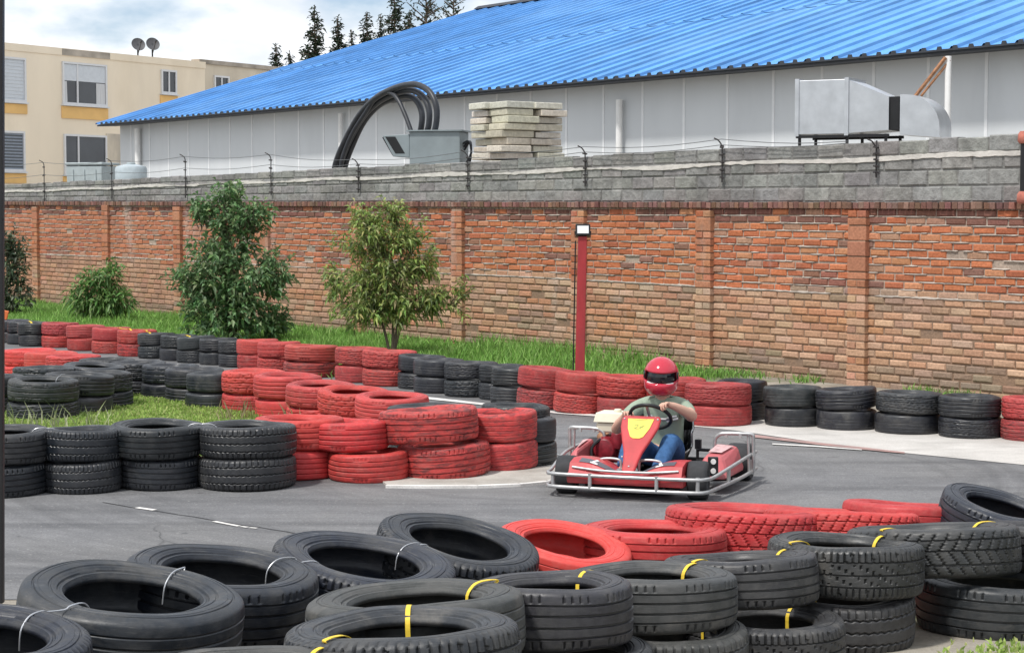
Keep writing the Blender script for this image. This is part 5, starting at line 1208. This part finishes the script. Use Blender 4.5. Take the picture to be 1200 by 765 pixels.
def hand(V, E, Rr, wrist_i, wrist, palm_dir, finger_dir, side, rad=.0085):
    # palm, four curled fingers of unequal length, thumb leaving the side of the palm
    w = Vector(wrist); pd = Vector(palm_dir).normalized(); fd = Vector(finger_dir).normalized(); sd = pd.cross(fd).normalized()*side
    pc = w+pd*.045; V.append(pc); Rr.append((.028, .018)); E.append((wrist_i, len(V)-1)); pi2 = len(V)-1
    for k, (off, ln) in enumerate(((-.030, .066), (-.010, .078), (.011, .072), (.031, .056))):
        b = w+pd*.082+sd*off; p1 = b+(pd*.5+fd*.8).normalized()*ln*.42; p2 = p1+(fd*.9-pd*.45).normalized()*ln*.34; p3 = p2+(-pd*.9+fd*.1).normalized()*ln*.26
        chain(V, E, Rr, [b, p1, p2, p3], [.0105, rad, rad*.93, rad*.8], pi2)
    t0 = w+pd*.03-sd*.034; chain(V, E, Rr, [t0, t0+(pd*.7-sd*.5+fd*.35).normalized()*.034, t0+(pd*.75+fd*.75).normalized()*.064], [.012, .0095, .0082], pi2)
V = []; E = []; Rr = []
hip = (.02, .86, .17)
chain(V, E, Rr, [hip, (.02, .86, .30), (.025, .82, .44), (.03, .77, .555), (.03, .745, .60), (.03, .725, .655), (.03, .71, .74), (.03, .70, .80)], [(.10, .075), (.095, .065), (.105, .07), (.08, .058), .050, .048, .072, .055])
# arms (right of picture = his left arm bent outwards to the top of the wheel)
el = chain(V, E, Rr, [(.165, .765, .545), (.215, .745, .525), (.285, .60, .49), (.305, .53, .51), (.25, .43, .56), (.205, .365, .592)], [.054, .053, .045, .043, .037, .028], 3); hand(V, E, Rr, el, (.205, .365, .592), (-.55, -.72, .25), (-.15, -.55, -.8), 1)
el = chain(V, E, Rr, [(-.115, .775, .54), (-.175, .745, .52), (-.265, .63, .41), (-.285, .57, .37), (-.235, .48, .435), (-.178, .425, .49)], [.054, .053, .045, .043, .037, .028], 3); hand(V, E, Rr, el, (-.178, .425, .49), (.5, -.65, .5), (.35, -.6, -.55), -1)
for s, kx in ((1, .185), (-1, -.10)):
    chain(V, E, Rr, [(.02+.085*s, .78, .165), (kx*.9, .55, .26), (kx, .37, .335), (kx*.95, .18, .22), (kx*.85, .04, .125), (kx*.85, -.05, .135)], [.085, .072, .055, .05, .036, .03], 0)
bo_ = skin('body', V, E, Rr, M_SKIN)
V = []; E = []; Rr = []
chain(V, E, Rr, [(.02, .865, .17), (.02, .865, .30), (.025, .825, .44), (.03, .775, .55), (.03, .752, .600)], [(.165, .128), (.15, .112), (.158, .118), (.122, .09), (.070, .064)])
chain(V, E, Rr, [(.165, .765, .548), (.215, .742, .525), (.262, .65, .495)], [.068, .066, .058], 3); chain(V, E, Rr, [(-.115, .775, .543), (-.178, .742, .52), (-.24, .665, .445)], [.068, .066, .058], 3)
sh = skin('tshirt', V, E, Rr, M_SHIRT)
m = MB()
for pts in (((.07, .655, .46), (.11, .65, .475), (.15, .66, .482)), ((.075, .655, .44), (.12, .65, .455), (.16, .662, .465)), ((-.02, .66, .44), (.02, .652, .455))):
    m.tube([Vector(p)-DO+Vector((0, .035, 0)) for p in pts], .008, 6)
m.build('shirt_print', M_WHITEST, sh, 60)
V = []; E = []; Rr = []
chain(V, E, Rr, [(.02, .87, .165), (.02, .865, .23)], [(.15, .12), (.135, .10)])
for s, kx in ((1, .185), (-1, -.10)): chain(V, E, Rr, [(.02+.085*s, .78, .165), (kx*.9, .55, .265), (kx, .37, .34), (kx*.95, .18, .225), (kx*.87, .07, .145)], [.10, .085, .070, .062, .052], 0)
skin('trousers', V, E, Rr, M_JEAN)
for s, kx in ((1, .185), (-1, -.10)):
    V = []; E = []; Rr = []; chain(V, E, Rr, [(kx*.86, .075, .105), (kx*.85, .02, .11), (kx*.85, -.05, .165)], [.045, .042, .032]); skin('shoe', V, E, Rr, M_SHOE)
# helmet
hc = Vector((.03, .695, .773)); tl_ = Matrix.Rotation(R(8), 3, 'X') @ Matrix.Rotation(R(4), 3, 'Y') @ Matrix.Rotation(R(10), 3, 'Z')
nu, nv = 40, 26; vs_l = []; fs_l = []; mi_ = []
def hel(a, b):
    # a: polar angle from the top, b: azimuth (0 = forward)
    x = math.sin(a)*math.sin(b); y = -math.sin(a)*math.cos(b); z = math.cos(a)
    rx, ry, rz = .118, .142, .132
    v = Vector((x*rx, y*ry, z*rz))
    if z < -.25:
        f = max(0, math.cos(b)); v.z = -.25*rz+(z+.25)*rz*1.02; k = 1+.42*(-z-.25)*1.0; v.x *= k*.98; v.y *= k*(1.0+.06*f)
    return v
H_ = MB(); am = R(148)
for i in range(nv+1):
    for j in range(nu): H_.v.append(tuple(tl_@hel(am*i/nv, 2*math.pi*j/nu)+hc-DO))
vis = set()
for i in range(nv):
    for j in range(nu):
        a = math.degrees(am*(i+.5)/nv); b = ((j+.5)/nu*360+180) % 360-180
        op = (68 < a < 103-abs(b)*.06) and abs(b) < 68
        if op: vis.add((i, j)); continue
        H_.f.append((i*nu+j, i*nu+(j+1) % nu, (i+1)*nu+(j+1) % nu, (i+1)*nu+j)); H_.c.append(None); H_.mi.append(0)
ho = H_.build('helmet', M_HELM, drv, 40); so_ = ho.modifiers.new('solid', 'SOLIDIFY'); so_.thickness = .014; so_.offset = -1
Vz = MB()
for (i, j) in vis:
    q = [tl_@(hel(am*ii/nv, 2*math.pi*jj/nu)*.965)+hc-DO for ii, jj in ((i, j), (i, j+1), (i+1, j+1), (i+1, j))]; Vz.add(q, [(0, 1, 2, 3)])
Vz.build('visor', M_VISOR, ho, 60)
tr_ = MB(); pts = []
for b in range(-70, 71, 7): pts.append(tl_@(hel(R(105-abs(b)*.05), R(b))*1.012)+hc-DO)
tr_.tube(pts, .007, 6); 
for b0, b1 in ((-30, -8), (8, 30)): tr_.tube([tl_@(hel(R(122), R(b0+(b1-b0)*q/4))*1.006)+hc-DO for q in range(5)], .006, 6)
tr_.build('chin_trim', M_WHITEST, ho, 60)
m = MB()
for s in (-1, 1): m.lathe([(.03, 0), (.026, .012)], tl_@Vector((s*.116, -.035, .02))+hc-DO, tl_@Vector((s, 0, 0)), 16)
m.tube([tl_@(hel(R(66), R(b))*1.008)+hc-DO for b in range(-66, 67, 6)], .006, 6); m.build('visor_pivot', M_BLKMET, ho, 40)
